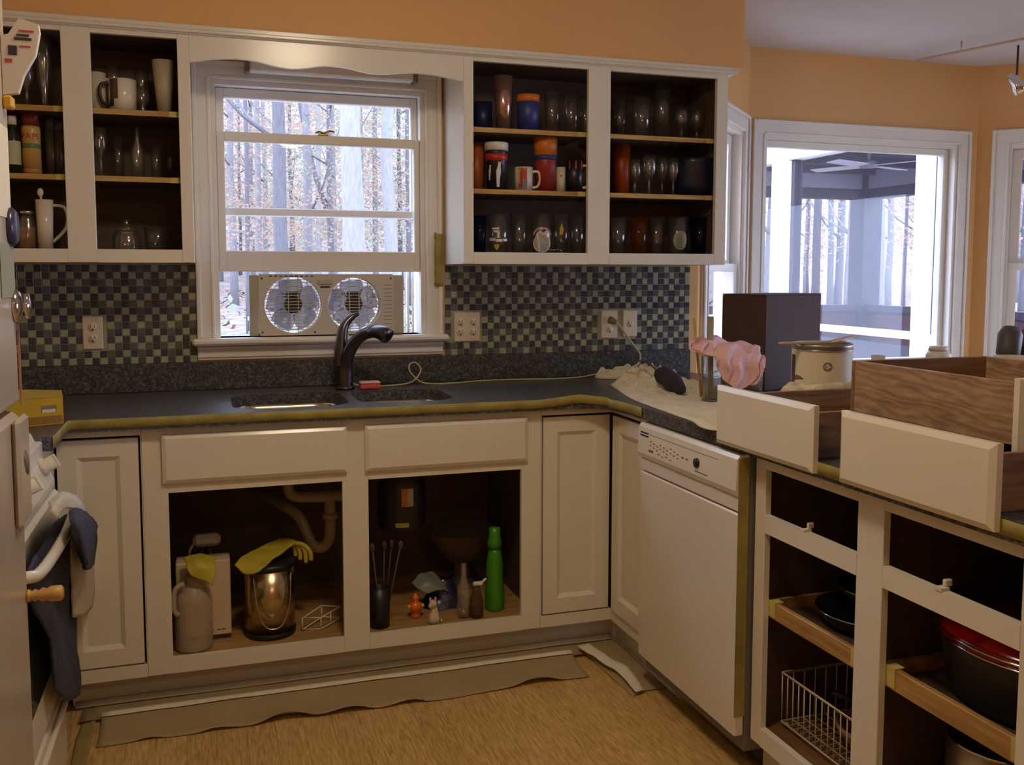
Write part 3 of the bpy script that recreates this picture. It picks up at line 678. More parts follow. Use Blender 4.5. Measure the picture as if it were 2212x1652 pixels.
mb=MB(); xs=[-.295+i*.018 for i in range(85)]
rows=[[Vector((x,-.657,.0175)) for x in xs],[Vector((x,-.672,.0185)) for x in xs],[Vector((x,-.72,.008)) for x in xs],[Vector((x,-.77,.004)) for x in xs],[Vector((x,-.80,.004+.012*max(0,nz0(x*.9,6)))) for x in xs],[Vector((x,-.825-.008*math.sin(x*3)+.012*nz0(x*.9,6),.003+.040*max(0,nz0(x*.9,6)))) for x in xs]]
mb.grid(noisy(rows,.004,6,5),0,.001); single('masking_paper', mb, kraft, 'long brown masking paper strip with wavy loose edge on the oak floor','paper')
mb=MB(); rr=sheet_rows([[(1.42,-.53,.003),(1.425,-.75,.003),(1.42,-.98,.003)],[(1.33,-.55,.004),(1.345,-.75,.012),(1.34,-.98,.005)],[(1.27,-.60,.008),(1.28,-.78,.004),(1.29,-1.0,.003)]],8,6,.004,9); mb.grid(rr,0,.001)
single('masking_paper', mb, kraft, 'brown masking paper in the corner below the folding door','paper')
mb=MB(); rr=sheet_rows([[(1.25,-.62,.022),(1.275,-.75,.026),(1.30,-.86,.022),(1.30,-1.0,.012)],[(1.29,-.64,.036),(1.315,-.76,.034),(1.345,-.86,.028),(1.335,-.99,.012)]],5,3,.006,14); mb.grid(rr,0,.001)
single('torn_paper', mb, paperw, 'torn white paper flap curling up at the floor corner','paper')
mb=MB(); rr=sheet_rows([[(-.345,-.55,.003),(-.355,-.72,.003),(-.35,-.95,.003)],[(-.32,-.55,.006),(-.31,-.74,.010),(-.313,-.93,.004)]],6,4,.003,9); mb.grid(rr,0,.001)
single('masking_paper', mb, M('olive_masking_paper',(150,132,76),rough=.8,var=.08), 'short olive-brown paper piece on the floor beside the stove','paper')

# ------------------------------------------------------------------ stove (front faces the aisle)
FS=frame_map((-.372,0),(0,-1),(1,0))
st=T('stove','white slide-in stove with front knobs and a curved towel handle','stove',(-.68,-1.3,0))
mb=MB(); mb.box(-.99,-.385,-1.685,-.935,.0005,.905,bev=.004); mb.build('body', appl, st)
mb=MB(); q=[(-.11,.934),(-.06,.934),(-.04,.926),(.012,.802),(.012,.786),(-.11,.786)]
mb.add([FS(s,d,z) for s in (.932,1.688) for d,z in q],[tuple(range(6)),tuple(range(6,12))]+[(i,(i+1)%6,6+(i+1)%6,6+i) for i in range(6)]); mb.build('control_panel', appl, st)
mb=MB(); mb.box(-.99,-.475,-1.685,-.935,.906,.925,bev=.003); mb.build('cooktop', M('stove_top_enamel',(226,220,206),rough=.15), st)
for s in (1.0,1.27,1.42,1.57):
    mb=MB(); ax=Vector((1,0,.48)); c=Vector(FS(s,-.007,.847)); mb.lathe([(.0001,0),(.024,0),(.023,.010),(.017,.012),(.016,.034),(.0001,.036)],c,18,axis=ax); k=mb.build('knob', plastw, st)
    m=MB(); m.boxm(lambda a,b,d: tuple(c+ax.normalized()*b+Vector((0,1,0))*a+ax.normalized().cross(Vector((0,1,0)))*d),(-.005,.005),(.014,.042),(-.018,.018),bev=.002); m.build('knob_grip', plastw, k)
mb=MB(); mb.boxm(FS,(.937,1.683),(-.012,.022),(.27,.778),bev=.008); od=mb.build('oven_door', appl, st)
m=MB(); m.boxm(FS,(1.06,1.56),(.0222,.024),(.38,.66),bev=.001); m.build('oven_window', M('oven_glass',(40,38,38),rough=.08), od)
m=MB(); hp=smoothpath([FS(.985,.024,.755),FS(.995,.055,.75),FS(1.06,.072,.742),FS(1.31,.078,.738),FS(1.56,.072,.742),FS(1.625,.055,.75),FS(1.635,.024,.755)],8); m.tube(hp,.0125,12); m.build('oven_handle', appl, od)
mb=MB(); mb.boxm(FS,(.937,1.683),(-.012,.020),(.04,.258),bev=.01); sd=mb.build('storage_drawer', appl, st)
m=MB(); m.boxm(FS,(1.0,1.62),(.0202,.034),(.215,.235),bev=.005); m.build('drawer_lip', appl, sd)
# towels on the oven handle
navy=M('navy_terry_cloth',(66,66,86),rough=.95,var=.2,scale=60,bump=.5,bscale=250)
wtow=M('white_terry_cloth',(206,196,176),rough=.95,var=.06,scale=40,bump=.4,bscale=250)
def towel(name,label,mat,s0,s1,zf,zb,seed,flare=0.,dx=0.):
    rows=[]; N=9
    path=[(.055,zb),(.058,.62),(.060,.70),(.070,.737),(.082,.745),(.097,.735),(.103,.69),(.108+dx,.60),(.112+dx*1.5,.48),(.11+dx,.36),(.104,zf)]
    path=[p for i,p in enumerate(path) if i in (0,) or i==10 or p[1]>min(zf,zb)-.0]
    for i,(d,z) in enumerate(path):
        row=[]
        for k in range(N):
            t=k/(N-1); sp_=s0+(s1-s0)*t; fold=math.sin(t*math.pi*3+seed)*.010*(0 if 2<i<6 else 1)
            nar=1-(.25*abs(i-4)/6 if flare==0 else -.0)
            row.append(Vector(FS((s0+s1)/2+(sp_-(s0+s1)/2)*nar, d+fold*.9+.003+flare*max(0,(i-4))*.002, z)))
        rows.append(row)
    rows=sheet_rows(rows,2,2,.004,18,seed)
    mb=MB(); mb.grid(rows,0,.006); return single(name, mb, mat, label, 'towel')
XT=-.279
tw=T('hand_towel','white towel hanging behind the navy towel on the oven handle','towel',P(170,1080,0,XT-.02))
rr=sheet_rows([[P(104,1085,0,XT-.03),P(132,1062,0,XT-.03),P(165,1068,0,XT-.03)],[P(112,1100,0,XT-.004),P(140,1072,0,XT-.002),P(182,1092,0,XT-.008)],[P(122,1122,0,XT+.002),P(150,1096,0,XT+.004),P(192,1122,0,XT+.002)]],5,5,.003,20,1); mb=MB(); mb.grid(rr,0,.006); mb.build('towel_top',wtow,tw)
rr=sheet_rows([[P(150,1115,0,XT-.03),P(175,1118,0,XT-.022),P(196,1125,0,XT-.03)],[P(155,1200,0,XT-.03),P(180,1200,0,XT-.022),P(205,1205,0,XT-.03)],[P(158,1262,0,XT-.03),P(182,1262,0,XT-.02),P(206,1266,0,XT-.03)],[P(160,1332,0,XT-.03),P(180,1330,0,XT-.024),P(200,1312,0,XT-.03)]],5,5,.003,20,6); mb=MB(); mb.grid(rr,0,.006); mb.build('towel_hem',wtow,tw)
X2T=-.322
nv=T('hand_towel','navy towel hanging from the oven door handle','towel',P(150,1120,0,XT))
rows=[[P(118,1128,0,X2T-.022),P(140,1112,0,X2T-.022),P(165,1102,0,X2T-.022),P(180,1112,0,X2T-.022)],[P(100,1160,0,X2T+.004),P(130,1132,0,X2T+.01),P(160,1112,0,X2T+.012),P(182,1125,0,X2T+.004)],[P(62,1240,0,X2T),P(100,1215,0,X2T+.008),P(140,1200,0,X2T+.012),P(176,1200,0,X2T)],[P(70,1300,0,X2T),P(110,1290,0,X2T+.01),P(140,1285,0,X2T+.004),P(168,1290,0,X2T)],[P(108,1380,0,X2T),P(130,1375,0,X2T+.01),P(150,1375,0,X2T+.004),P(166,1385,0,X2T)],[P(118,1450,0,X2T),P(138,1450,0,X2T+.01),P(155,1450,0,X2T+.006),P(174,1450,0,X2T)],[P(122,1492,0,X2T),P(140,1508,0,X2T+.008),P(156,1512,0,X2T+.004),P(174,1500,0,X2T)]]
mb=MB(); mb.grid(sheet_rows(rows,5,4,.003,22,3),0,.006); mb.build('towel_tail',navy,nv)
rows=[[P(150,1104,0,XT-.0),P(168,1096,0,XT+.012),P(190,1108,0,XT+.01),P(210,1128,0,XT+.002)],[P(152,1135,0,XT+.012),P(172,1128,0,XT+.03),P(194,1135,0,XT+.026),P(211,1142,0,XT+.01)],[P(162,1180,0,XT+.012),P(178,1180,0,XT+.032),P(194,1184,0,XT+.028),P(207,1190,0,XT+.01)],[P(174,1214,0,XT+.008),P(184,1226,0,XT+.022),P(194,1230,0,XT+.02),P(203,1218,0,XT+.008)]]
mb=MB(); mb.grid(sheet_rows(rows,5,5,.003,24,8),0,.010); mb.build('towel_fold',navy,nv)
# bunched fold of the navy towel
# ------------------------------------------------------------------ refrigerator edge in the near left
FF=frame_map((-.303,0),(0,-1),(1,0))
fg=T('refrigerator','white refrigerator at the left edge with papers and magnets on its door','refrigerator',(-.68,-2.1,0))
mb=MB(); mb.box(-.99,-.37,-2.55,-1.70,.01,1.88,bev=.006); mb.build('body', fridgew, fg)
mb=MB(); mb.boxm(FF,(1.70,2.55),(-.06,.0),(1.10,1.875),bev=.012); mb.build('upper_door', fridgew, fg)
mb=MB(); mb.boxm(FF,(1.70,2.55),(-.06,.0),(.06,1.09),bev=.012); ld=mb.build('lower_door', fridgew, fg)
m=MB(); m.boxm(FF,(1.703,1.80),(.0005,.014),(.89,1.085),bev=.007); h=m.build('door_handle', fridgew, ld)
m=MB(); m.lathe([(.0001,0),(.018,0),(.016,-.004),(.0001,-.006)],FF(1.745,.0144,1.0),16,axis=(1,0,0),sy=1.7); m.build('finger_recess', M('recess_grey',(120,108,84)), h)
mb=MB(); mb.boxm(FF,(1.7005,1.7035),(.0004,.004),(1.10,1.25)); mb.build('gasket', M('pinkish_gasket',(196,142,122)), fg)
mb=MB(); mb.lathe([(.0001,0),(.012,0),(.012,.004),(.0085,.008),(.012,.014),(.0085,.020),(.0135,.026),(.011,.034),(.0145,.040),(.0145,.058),(.010,.062),(.0001,.063)],FF(1.715,.0005,.742),16,axis=(1,0,0)); mb.build('wooden_knob', wood('turned_wood',(176,130,60),(212,168,96),axis=0,rough=.4), fg)
def magnet(name,label,s,z,r,d,mat):
    mb=MB(); mb.lathe([(.0001,.0004),(r,.0004),(r,d*.5),(r*.8,d),(.0001,d)],FF(s,0,z),16,axis=(1,0,0)); return single(name,mb,mat,label,'magnet')
mb=MB(); mb.lathe([(.0001,.0004),(.030,.0004),(.030,.005),(.024,.011),(.010,.013),(.010,.018),(.024,.019),(.024,.025),(.0001,.027)],FF(1.715,0,1.283),20,axis=(1,0,0)); single('magnet',mb,M('polished_knob_steel',(210,205,205),rough=.12,metal=1.),'round steel knob magnet on the refrigerator door edge','magnet')
magnet('magnet','navy round magnet high on the refrigerator door',1.73,1.425,.035,.012,M('navy_magnet',(52,50,78),rough=.3))
mb=MB(); mb.boxm(FF,(1.71,1.83),(.0006,.0016),(1.30,1.395)); single('paper_note',mb,M('grey_green_paper',(146,146,128),rough=.8),'grey-green paper note under the steel knob magnet','paper')
mb=MB(); mb.boxm(FF,(1.72,1.86),(.0006,.0016),(1.44,1.60)); single('paper_note',mb,paperw,'pale paper note below the white mitt on the refrigerator','paper')
mz=lambda z:1.655+(z-1.545)*.66
mitt=[(0.0,1.545),(.024,1.552),(.034,1.60),(.054,1.655),(.062,1.715),(.060,1.735),(.030,1.748),(.012,1.705),(.0,1.70)]
mt=T('oven_mitt','white mitt with red and black print clipped to the refrigerator door','mitt',FF(1.74,.003,1.66))
mb=MB(); mb.prism([(a+.001,mz(b)) for a,b in mitt],1.728,1.745,fn=lambda x,y,z:FF(z,x,y)); mb.build('mitt_body', M('white_printed_cotton',(216,206,190),rough=.9,var=.03), mt)
for (a,b,c,d,mm) in ((.022,.050,1.690,1.697,'k'),(.026,.046,1.700,1.706,'k'),(.012,.026,1.650,1.675,'k'),(.030,.054,1.712,1.717,'r'),(.030,.048,1.672,1.676,'r'),(.006,.018,1.63,1.64,'r')):
    m=MB(); m.boxm(FF,(1.7453,1.7459),(a,b),(mz(c),mz(d))); m.build('print_mark', M('black_print',(50,44,44),var=0) if mm=='k' else M('red_print',(190,70,60),var=0), mt)
mb=MB(); mb.boxm(FF,(1.722,1.75),(.0006,.016),(1.632,1.654),bev=.003); single('clip_magnet',mb,M('yellow_clip',(206,160,40),rough=.4),'yellow clip magnet holding the white mitt','magnet')

# ------------------------------------------------------------------ glasses, cups and jars on the cabinet shelves
def px(u,wpx,vt,Y,zb):          # size of a thing standing at depth Y on a shelf at height zb
    a=P(u,400,1,Y); l=P(u-wpx/2,400,1,Y); r=P(u+wpx/2,400,1,Y); t=P(u,vt,1,Y)
    rad=(r.x-l.x)/2*math.cos(.12); return a.x, rad, max(.02,t.z-zb)
def wallprof(r0_,r1_,h,t=.0022,base=.006,rim=True):
    return [(.0001,0),(r0_,0),(r1_,h),(r1_-t,h),(r0_-t,base),(.0001,base)]
def glassbody(kind,r,h):
    if kind=='tumbler': return wallprof(r*.82,r,h)
    if kind=='pint': return wallprof(r*.74,r,h)
    if kind=='straight': return wallprof(r*.97,r,h)
    if kind=='goblet': return [(.0001,0),(r*.85,0),(r*.8,.004),(.006,.010),(.005,h*.36),(r*.55,h*.44),(r*.95,h*.62),(r*.98,h*.75),(r*.85,h),(r*.85-.002,h),(r*.96-.002,h*.74),(r*.5,h*.47),(.0001,h*.42)]
    if kind=='bottle': return [(.0001,0),(r,0),(r,h*.55),(r*.42,h*.74),(r*.36,h),(r*.36-.002,h),(r*.40-.002,h*.74),(r-.002,h*.54),(r-.002,.005),(.0001,.005)]
    if kind=='jar': return [(.0001,0),(r*.95,0),(r,.008),(r,h*.78),(r*.8,h*.88),(r*.82,h),(r*.82-.002,h),(r*.78,h*.88),(r-.003,h*.77),(r-.003,.008),(.0001,.006)]
    if kind=='tulip': return [(.0001,0),(r*.7,0),(r*.66,.006),(r*.40,.02),(r*.9,h*.45),(r,h*.65),(r*.88,h),(r*.88-.002,h),(r-.002,h*.65),(r*.88-.002,h*.46),(r*.36,.026),(.0001,.022)]
tgl={'':glass}
def shelfgroup(what,X,zb): return what+' on the '+('top' if zb>1.8 else 'middle' if zb>1.6 else 'bottom')+' shelf of the '+('right' if X>.5 else 'left')+' upper cabinet' if zb>1 else what+' under the sink'
def glassware(name,label,cat,kind,u,wpx,vt,zb,Y=-.20,mat=None,group=None):
    X,r,h=px(u,wpx,vt,Y,zb); mb=MB(); mb.lathe(glassbody(kind,r,h),(X,Y,zb+.0006),28); 
    group=group or shelfgroup('glasses',X,zb)
    return single(name,mb,mat or glass,label,cat,group),X,r,h
amber=clear('amber_glass',tint=(.9,.62,.3),body=.10,bodycol=(150,100,50)); blueg=clear('dark_blue_glass',tint=(.25,.3,.6),body=.2,bodycol=(40,44,80))
greeng=clear('green_glass',tint=(.25,.5,.25),body=.35,bodycol=(30,52,30))
ZA,ZM,ZC=1.8735,1.6505,1.4068
TR='right-hand upper cabinet'
for i,(k,u,wp,vt,l) in enumerate([('tumbler',1192,34,200,'tall clear tumbler right of the blue cup, top shelf of left bay'),('tumbler',1233,30,206,'clear tumbler on the top shelf, second right of the blue cup'),('tumbler',1263,26,210,'clear tumbler half behind the middle stile, top shelf')]):
    glassware('drinking_glass',l,'glass',k,u,wp,vt,ZA,-.2 if i<2 else -.13)
for k,u,wp,vt,Y,l in [('tumbler',1337,30,214,-.13,'clear tumbler just right of the middle stile, top shelf'),('straight',1384,34,212,-.2,'straight clear glass with a bright streak, top shelf of right bay'),('straight',1428,34,172,-.15,'tallest clear glass vase on the top shelf of the right bay'),('goblet',1470,30,236,-.2,'stemmed glass left of the pair at the right end, top shelf'),('goblet',1503,28,236,-.17,'stemmed glass farthest right on the top shelf')]:
    glassware('drinking_glass',l,'glass',k,u,wp,vt,ZA,Y)
def cup(name,label,cat,u,wt,wb,vt,zb,mat,Y=-.20,band=None,bandname='band'):
    X,r,h=px(u,wt,vt,Y,zb); rb=r*wb/wt
    loc=(X,Y,zb+.0006)
    if not band:
        mb=MB(); mb.lathe(wallprof(rb,r,h,.003),loc,28); return single(name,mb,mat,label,cat,shelfgroup('cups',X,zb))
    t=T(name,label,cat,loc,shelfgroup('cups',X,zb)); mb=MB(); mb.lathe(wallprof(rb,r,h,.003),loc,28); mb.build('cup_body',mat,t)
    for nm,f0,f1,m in band:
        ra=rb+(r-rb)*f0; rc_=rb+(r-rb)*f1; b=MB(); b.openlathe([(ra+.0012,h*f0),(rc_+.0012,h*f1)],loc,28); b.lathe([(ra+.0002,h*f0),(ra+.0014,h*f0),(rc_+.0014,h*f1),(rc_+.0002,h*f1)],loc,28); b.build(nm,m,t)
    return t
navyp=M('navy_plastic',(38,42,84),rough=.4); bluep=M('blue_plastic',(52,60,128),rough=.4); orangep=M('orange_plastic',(206,118,34),rough=.4); redp=M('red_plastic',(150,46,40),rough=.4)
cup('tumbler_cup','dark navy cup at the far left of the top shelf, right cabinet','cup',1044,38,34,222,ZA,navyp,-.12)
cup('tumbler_cup','tall pinkish steel tumbler flaring upward on the top shelf','cup',1087,40,27,166,ZA,M('pink_steel',(206,160,140),rough=.2,metal=.8))
t_=cup('tumbler_cup','blue plastic cup with an orange rim band, top shelf','cup',1140,47,42,206,ZA,bluep,-.2,[('rim_band',.80,.99,orangep)])
cup('tumbler_cup','orange cup at the far left of the middle shelf, right cabinet','cup',1030,30,28,312,ZM,M('dull_orange_plastic',(190,98,52),rough=.4),-.14)
# travel mug
X,r,h=px(1072,50,309,-.2,ZM); loc=(X,-.2,ZM+.0006); tm=T('travel_mug','black and red travel mug with a white lid and pale figure','mug',loc)
blk=M('mug_black',(34,34,36),rough=.35)
mb=MB(); mb.lathe([(.0001,0),(r*.80,0),(r*.93,h*.80),(r*.93,h*.83),(.0001,h*.83)],loc,28); mb.build('mug_body',blk,tm)
mb=MB(); mb.lathe([(.0001,h*.832),(r*.99,h*.832),(r*1.0,h*.98),(r*.94,h),(.0001,h)],loc,28); mb.build('lid',plastw,tm)
mb=MB(); mb.lathe([(r*.885,h*.62),(r*.905,h*.62),(r*.935,h*.76),(r*.90,h*.76)],loc,28); mb.build('red_band',M('mug_red',(196,50,44),rough=.4),tm)
def decal(parent,nm,loc,rfun,shape,mat,phi0=-math.pi/2-.3,th=.0006):   # printed patch wrapped on a round wall: shape = list of (arc, height)
    mb=MB(); vs=[]; n=len(shape)
    for e in (0.0003,th+.0003):
        for a,z in shape: rr_=rfun(z)+e; ph=phi0+a/rfun(z); vs.append((loc[0]+rr_*math.cos(ph),loc[1]+rr_*math.sin(ph),loc[2]+z))
    mb.add(vs,[tuple(range(n)),tuple(range(n,2*n))]+[(i,(i+1)%n,n+(i+1)%n,n+i) for i in range(n)]); return mb.build(nm,mat,parent)
pw=M('white_print',(214,210,196),rough=.5,var=0)
fig=[(-.006,0.01),(.004,.01),(.006,.04),(.010,.055),(.008,.075),(.012,.09),(.004,.085),(.0,.09),(-.002,.075),(-.008,.06),(-.007,.035)]
decal(tm,'printed_figure',loc,lambda z:r*(.80+.13*z/(h*.8)),[(a+.008,b*h/.15) for a,b in fig],pw)
decal(tm,'printed_figure',loc,lambda z:r*(.80+.13*z/(h*.8)),[(a*.6-.026,.03+b*.6*h/.15) for a,b in fig],pw)
def mug(label,u,wp,vt,zb,mat,side=1,Y=-.2,hmat=None,patches=(),group=None):
    X,r,h=px(u,wp,vt,Y,zb); loc=(X,Y,zb+.0006); t=T('coffee_mug',label,'mug',loc,shelfgroup('mugs',X,zb))
    mb=MB(); mb.lathe(wallprof(r*.96,r,h,.004),loc,28); mb.build('mug_body',mat,t)
    a=Vector((.93*side,-.36,0)); c=Vector(loc); mb=MB(); mb.tube(smoothpath([c+a*(r-.002)+Vector((0,0,h*.82)),c+a*(r+.022)+Vector((0,0,h*.80)),c+a*(r+.028)+Vector((0,0,h*.5)),c+a*(r+.018)+Vector((0,0,h*.22)),c+a*(r-.002)+Vector((0,0,h*.16))],6),.0055,8); mb.build('mug_handle',hmat or mat,t)
    for (nm,a0,a1,z0,z1,m) in patches: decal(t,nm,loc,lambda z:r*.98+.0006,[(a0,z0*h),((a0+a1)/2,z0*h),(a1,z0*h),(a1,z1*h),((a0+a1)/2,z1*h),(a0,z1*h)],m)
    return t
cer=M('white_ceramic',(220,212,192),rough=.2,var=.02)
mug('white mug with a red picture and its handle to the right',1131,38,362,ZM,cer,1,patches=[('red_picture',-.022,.012,.10,.95,M('mug_picture_red',(176,60,40),rough=.3)),('blue_figure',-.004,.008,.06,.5,M('mug_picture_blue',(110,120,150),rough=.3)),('dark_corner',-.022,-.014,.3,.9,M('mug_picture_yellow',(196,170,80),rough=.3))])
cup('tumbler_cup','tall stack of red, blue and orange cups on the middle shelf','cup',1178,48,42,293,ZM,redp,-.2,[('blue_ring',.56,.64,bluep),('orange_cup_top',.64,.985,orangep)])
X,r,h=px(1211,20,362,-.2,ZM); loc=(X,-.2,ZM+.0006); t=T('shot_glass','slim white cup with a small red mark, middle shelf','cup',loc); mb=MB(); mb.lathe(wallprof(r*.95,r,h,.002),loc,20); mb.build('cup_body',cer,t); decal(t,'red_mark',loc,lambda z:r+.0004,[(-.003,h*.6),(.004,h*.62),(.005,h*.7),(-.002,h*.68)],M('red_print',(190,70,60),var=0))
mug('black mug with a red rim and white handle beside the stile',1241,34,346,ZM,blk,1,hmat=cer,patches=[('red_rim',-.025,.03,.72,.95,M('mug_red',(196,50,44),rough=.4))])
cup('tumbler_cup','dim orange cup behind the stile in the right bay, middle shelf','cup',1343,34,30,306,ZM,M('burnt_orange_plastic',(170,72,26),rough=.4),-.1)
for u,wp,vt,Y,l in [(1371,28,345,-.19,'clear goblet at the left of the middle shelf, right bay'),(1402,30,336,-.21,'clear goblet in the centre of the goblets, middle shelf'),(1430,28,338,-.16,'clear goblet right of centre among the goblets, middle shelf'),(1454,24,342,-.2,'clear goblet next to the dark blue pitcher, middle shelf')]:
    glassware('wine_glass',l,'glass','goblet',u,wp,vt,ZM,Y)
X,r,h=px(1500,84,345,-.16,ZM); mb=MB(); mb.lathe([(.0001,0),(r*.85,0),(r,h*.3),(r*.95,h*.9),(r*.98,h),(r*.9,h),(.0001,h*.93)],(X,-.16,ZM+.0006),28); single('pitcher',mb,M('midnight_blue_glaze',(36,36,56),rough=.25),'dark blue pot at the right end of the middle shelf','pot')
for k,u,wp,vt,Y,mt_,l in [('pint',1036,30,466,-.17,blueg,'dark blue pint glass at the far left of the bottom shelf'),('pint',1122,38,462,-.2,glass,'plain pint glass between the two printed ones'),('pint',1212,34,463,-.2,glass,'pint glass with a yellow leaf print, bottom shelf'),('pint',1247,34,465,-.17,glass,'pint glass beside the middle stile, bottom shelf'),('pint',1336,36,470,-.2,glass,'pint glass just right of the middle stile, bottom shelf'),('pint',1382,36,470,-.2,amber,'amber-tinted pint glass on the bottom shelf'),('pint',1420,34,470,-.18,glass,'pint glass between the amber and oval-marked glasses'),('pint',1515,44,470,-.15,blueg,'dark glass at the right end of the bottom shelf')]:
    o,X,r,h=glassware('pint_glass',l,'glass',k,u,wp,vt,ZC,Y,mt_)
    if 'yellow leaf' in l: decal(o,'leaf_print',o.location,lambda z:r*(.74+.26*z/h)+.0002,[(-.006,h*.5),(.004,h*.5),(.010,h*.62),(.002,h*.78),(-.006,h*.66)],M('yellow_print',(190,160,40),var=0))
def printed_pint(label,u,wp,vt,items,Y=-.22):
    o,X,r,h=glassware('pint_glass',label,'glass','pint',u,wp,vt,ZC,Y)
    for nm,sh,m in items: decal(o,nm,o.location,lambda z:r*(.74+.26*z/h)+.0002,[(a*r*2.1,b*h) for a,b in sh],m)
    return o
ypr=M('yellow_print',(190,160,40),var=0); ppr=M('pink_print',(176,140,150),var=0)
def rectp(a,b,c,d): n=6; return [(a+(b-a)*i/n,c) for i in range(n+1)]+[(b+(a-b)*i/n,d) for i in range(n+1)]
items=[('white_lettering',rectp(-.28,.02,.62,.66),pw),('white_lettering',rectp(-.22,.0,.55,.60),pw),('white_lettering',rectp(-.06,.04,.42,.56),pw),('white_lettering',rectp(-.50,-.14,.35,.42),pw),('white_lettering',rectp(-.12,.16,.33,.39),pw),('white_lettering',rectp(.2,.42,.34,.40),pw),('yellow_heart',[(-.20,.24),(-.13,.28),(-.08,.26),(-.03,.28),(.04,.24),(-.03,.16),(-.08,.13),(-.13,.16)],ypr)]
printed_pint('pint glass with white lettering and a yellow heart mark',1077,46,462,items)
circ=lambda rr_,cx,cz,n=20,a0=0,a1=360:[(cx+rr_*math.cos(math.radians(a0+(a1-a0)*k/n)),cz+rr_*.62*math.sin(math.radians(a0+(a1-a0)*k/n))) for k in range(n)]
shell=[(-.46,.34)]+[(.02+.48*math.cos(math.radians(a)),.34+.22*math.sin(math.radians(a))*1.15) for a in range(190,351,16)]+[(.46,.34),(.40,.42),(.36,.56),(.20,.60),(.05,.54),(-.08,.60),(-.22,.54),(-.30,.44)]
ring=[(.02+.50*math.cos(math.radians(a)),.40+.28*math.sin(math.radians(a))) for a in range(20,161,10)]+[(.02+.42*math.cos(math.radians(a)),.40+.23*math.sin(math.radians(a))) for a in range(160,19,-10)]
printed_pint('pint glass with a round white emblem',1170,46,462,[('white_emblem',shell,pw),('emblem_arc',ring,ppr)])
ov=[(.05+.34*math.cos(math.radians(a)),.42+.24*math.sin(math.radians(a))) for a in range(0,360,20)]
printed_pint('pint glass with a pale oval mark in the right bay',1466,42,470,[('pale_oval',ov,M('pale_grey_print',(150,150,136),var=0))])
mb=MB(); a=P(1187,543,1,-.25); b=P(1213,548,1,-.25); zt=ZC+.024; mb.tube([(a.x,-.25,ZC+.003),(a.x,-.25,zt),(b.x,-.25,zt),(b.x,-.25,ZC+.003)],.0022,6,closed=True); single('wire_clip',mb,chrome,'small metal wire frame lying before the pint glasses','clip')
# left cabinet
ZA2,ZM2=1.8715,1.6565
mug('plain white mug at the left of the top shelf, left cabinet',216,42,159,ZA2,cer,1,-.2)
mug('wide white mug with a dark printed band and handle to the left',271,62,174,ZA2,cer,-1,-.22,patches=[('dark_print',-.028,.002,.35,.98,M('mug_dark_print',(90,70,54),rough=.3)),('dark_print',-.030,-.012,.12,.34,M('mug_dark_print2',(56,48,40),rough=.3))],hmat=blk)
glassware('creamer','small clear round creamer right of the printed mug','jug','tulip',314,32,190,ZA2,-.2)
glassware('wine_glass','clear goblet standing behind the two white mugs','glass','goblet',252,34,142,ZA2,-.1)
glassware('wine_glass','clear goblet behind the small creamer, top shelf','glass','goblet',313,34,152,ZA2,-.1)
cup('tumbler_cup','tall white flared plastic cup at the right of the top shelf','cup',360,50,30,133,ZA2,M('milky_plastic',(190,180,158),rough=.45),-.2)
glassware('wine_glass','clear goblet at the left of the middle shelf, left cabinet','glass','goblet',220,32,276,ZM2,-.2)
glassware('glass_bottle','narrow clear bottle in the centre of the middle shelf','bottle','bottle',299,30,275,ZM2,-.2)
glassware('drinking_glass','small clear glass right of the narrow bottle','glass','straight',339,22,318,ZM2,-.2)
glassware('drinking_glass','tall dim glass between goblet and narrow bottle','glass','straight',258,24,290,ZM2,-.12)
glassware('drinking_glass','dim glass at the right end of the middle shelf, left cabinet','glass','straight',370,20,312,ZM2,-.12)
gj=T('storage_jar','clear jar with a stepped glass lid on the bottom shelf','jar',(P(270,400,1,-.2).x,-.2,ZC)); X=gj.location.x
mb=MB(); mb.lathe(glassbody('jar',.045,.075),(X,-.2,ZC+.0006),24); mb.build('jar_body',glass,gj); mb=MB(); mb.lathe([(.0001,.0762),(.036,.0762),(.036,.086),(.02,.09),(.012,.10),(.016,.112),(.0001,.118)],(X,-.2,ZC+.0006),24); mb.build('lid',glass,gj)
glassware('glass_bowl','dim glass bowl right of the stepped jar, bottom shelf','bowl','tumbler',335,56,492,ZC,-.16)
glassware('glass_vase','tall clear glass vase behind the mitt, top shelf','vase','tulip',104,36,74,ZA2,-.18)
glassware('glass_vase','shorter clear vase beside the tall one, top shelf','vase','goblet',66,34,130,ZA2,-.2)
X,r,h=px(31,34,250,-.22,ZM2); loc=(X,-.22,ZM2+.0006); t=T('oil_bottle','green glass bottle with white cap and pale label','bottle',loc)
mb=MB(); mb.lathe([(.0001,0),(r,0),(r,h*.60),(r*.55,h*.74),(r*.5,h*.84),(.0001,h*.84)],loc,24); mb.build('bottle_body',M('dark_green_glass',(30,48,30),rough=.15),t)
mb=MB(); mb.lathe([(.0001,h*.842),(r*.62,h*.842),(r*.62,h*.99),(.0001,h)],loc,20); mb.build('cap',plastw,t); mb=MB(); mb.openlathe([(r+.0006,h*.16),(r+.0006,h*.56)],loc,24); mb.build('label_band',M('pale_green_label',(186,186,148),rough=.6),t)
X,r,h=px(71,42,244,-.2,ZM2); loc=(X,-.2,ZM2+.0006); t=T('spray_can','cooking spray can with red cap and yellow and green label','can',loc)
mb=MB(); mb.lathe([(.0001,0),(r,0),(r,h*.74),(r*.9,h*.78),(.0001,h*.78)],loc,28); mb.build('can_body',M('can_yellow',(196,156,84),rough=.35),t)
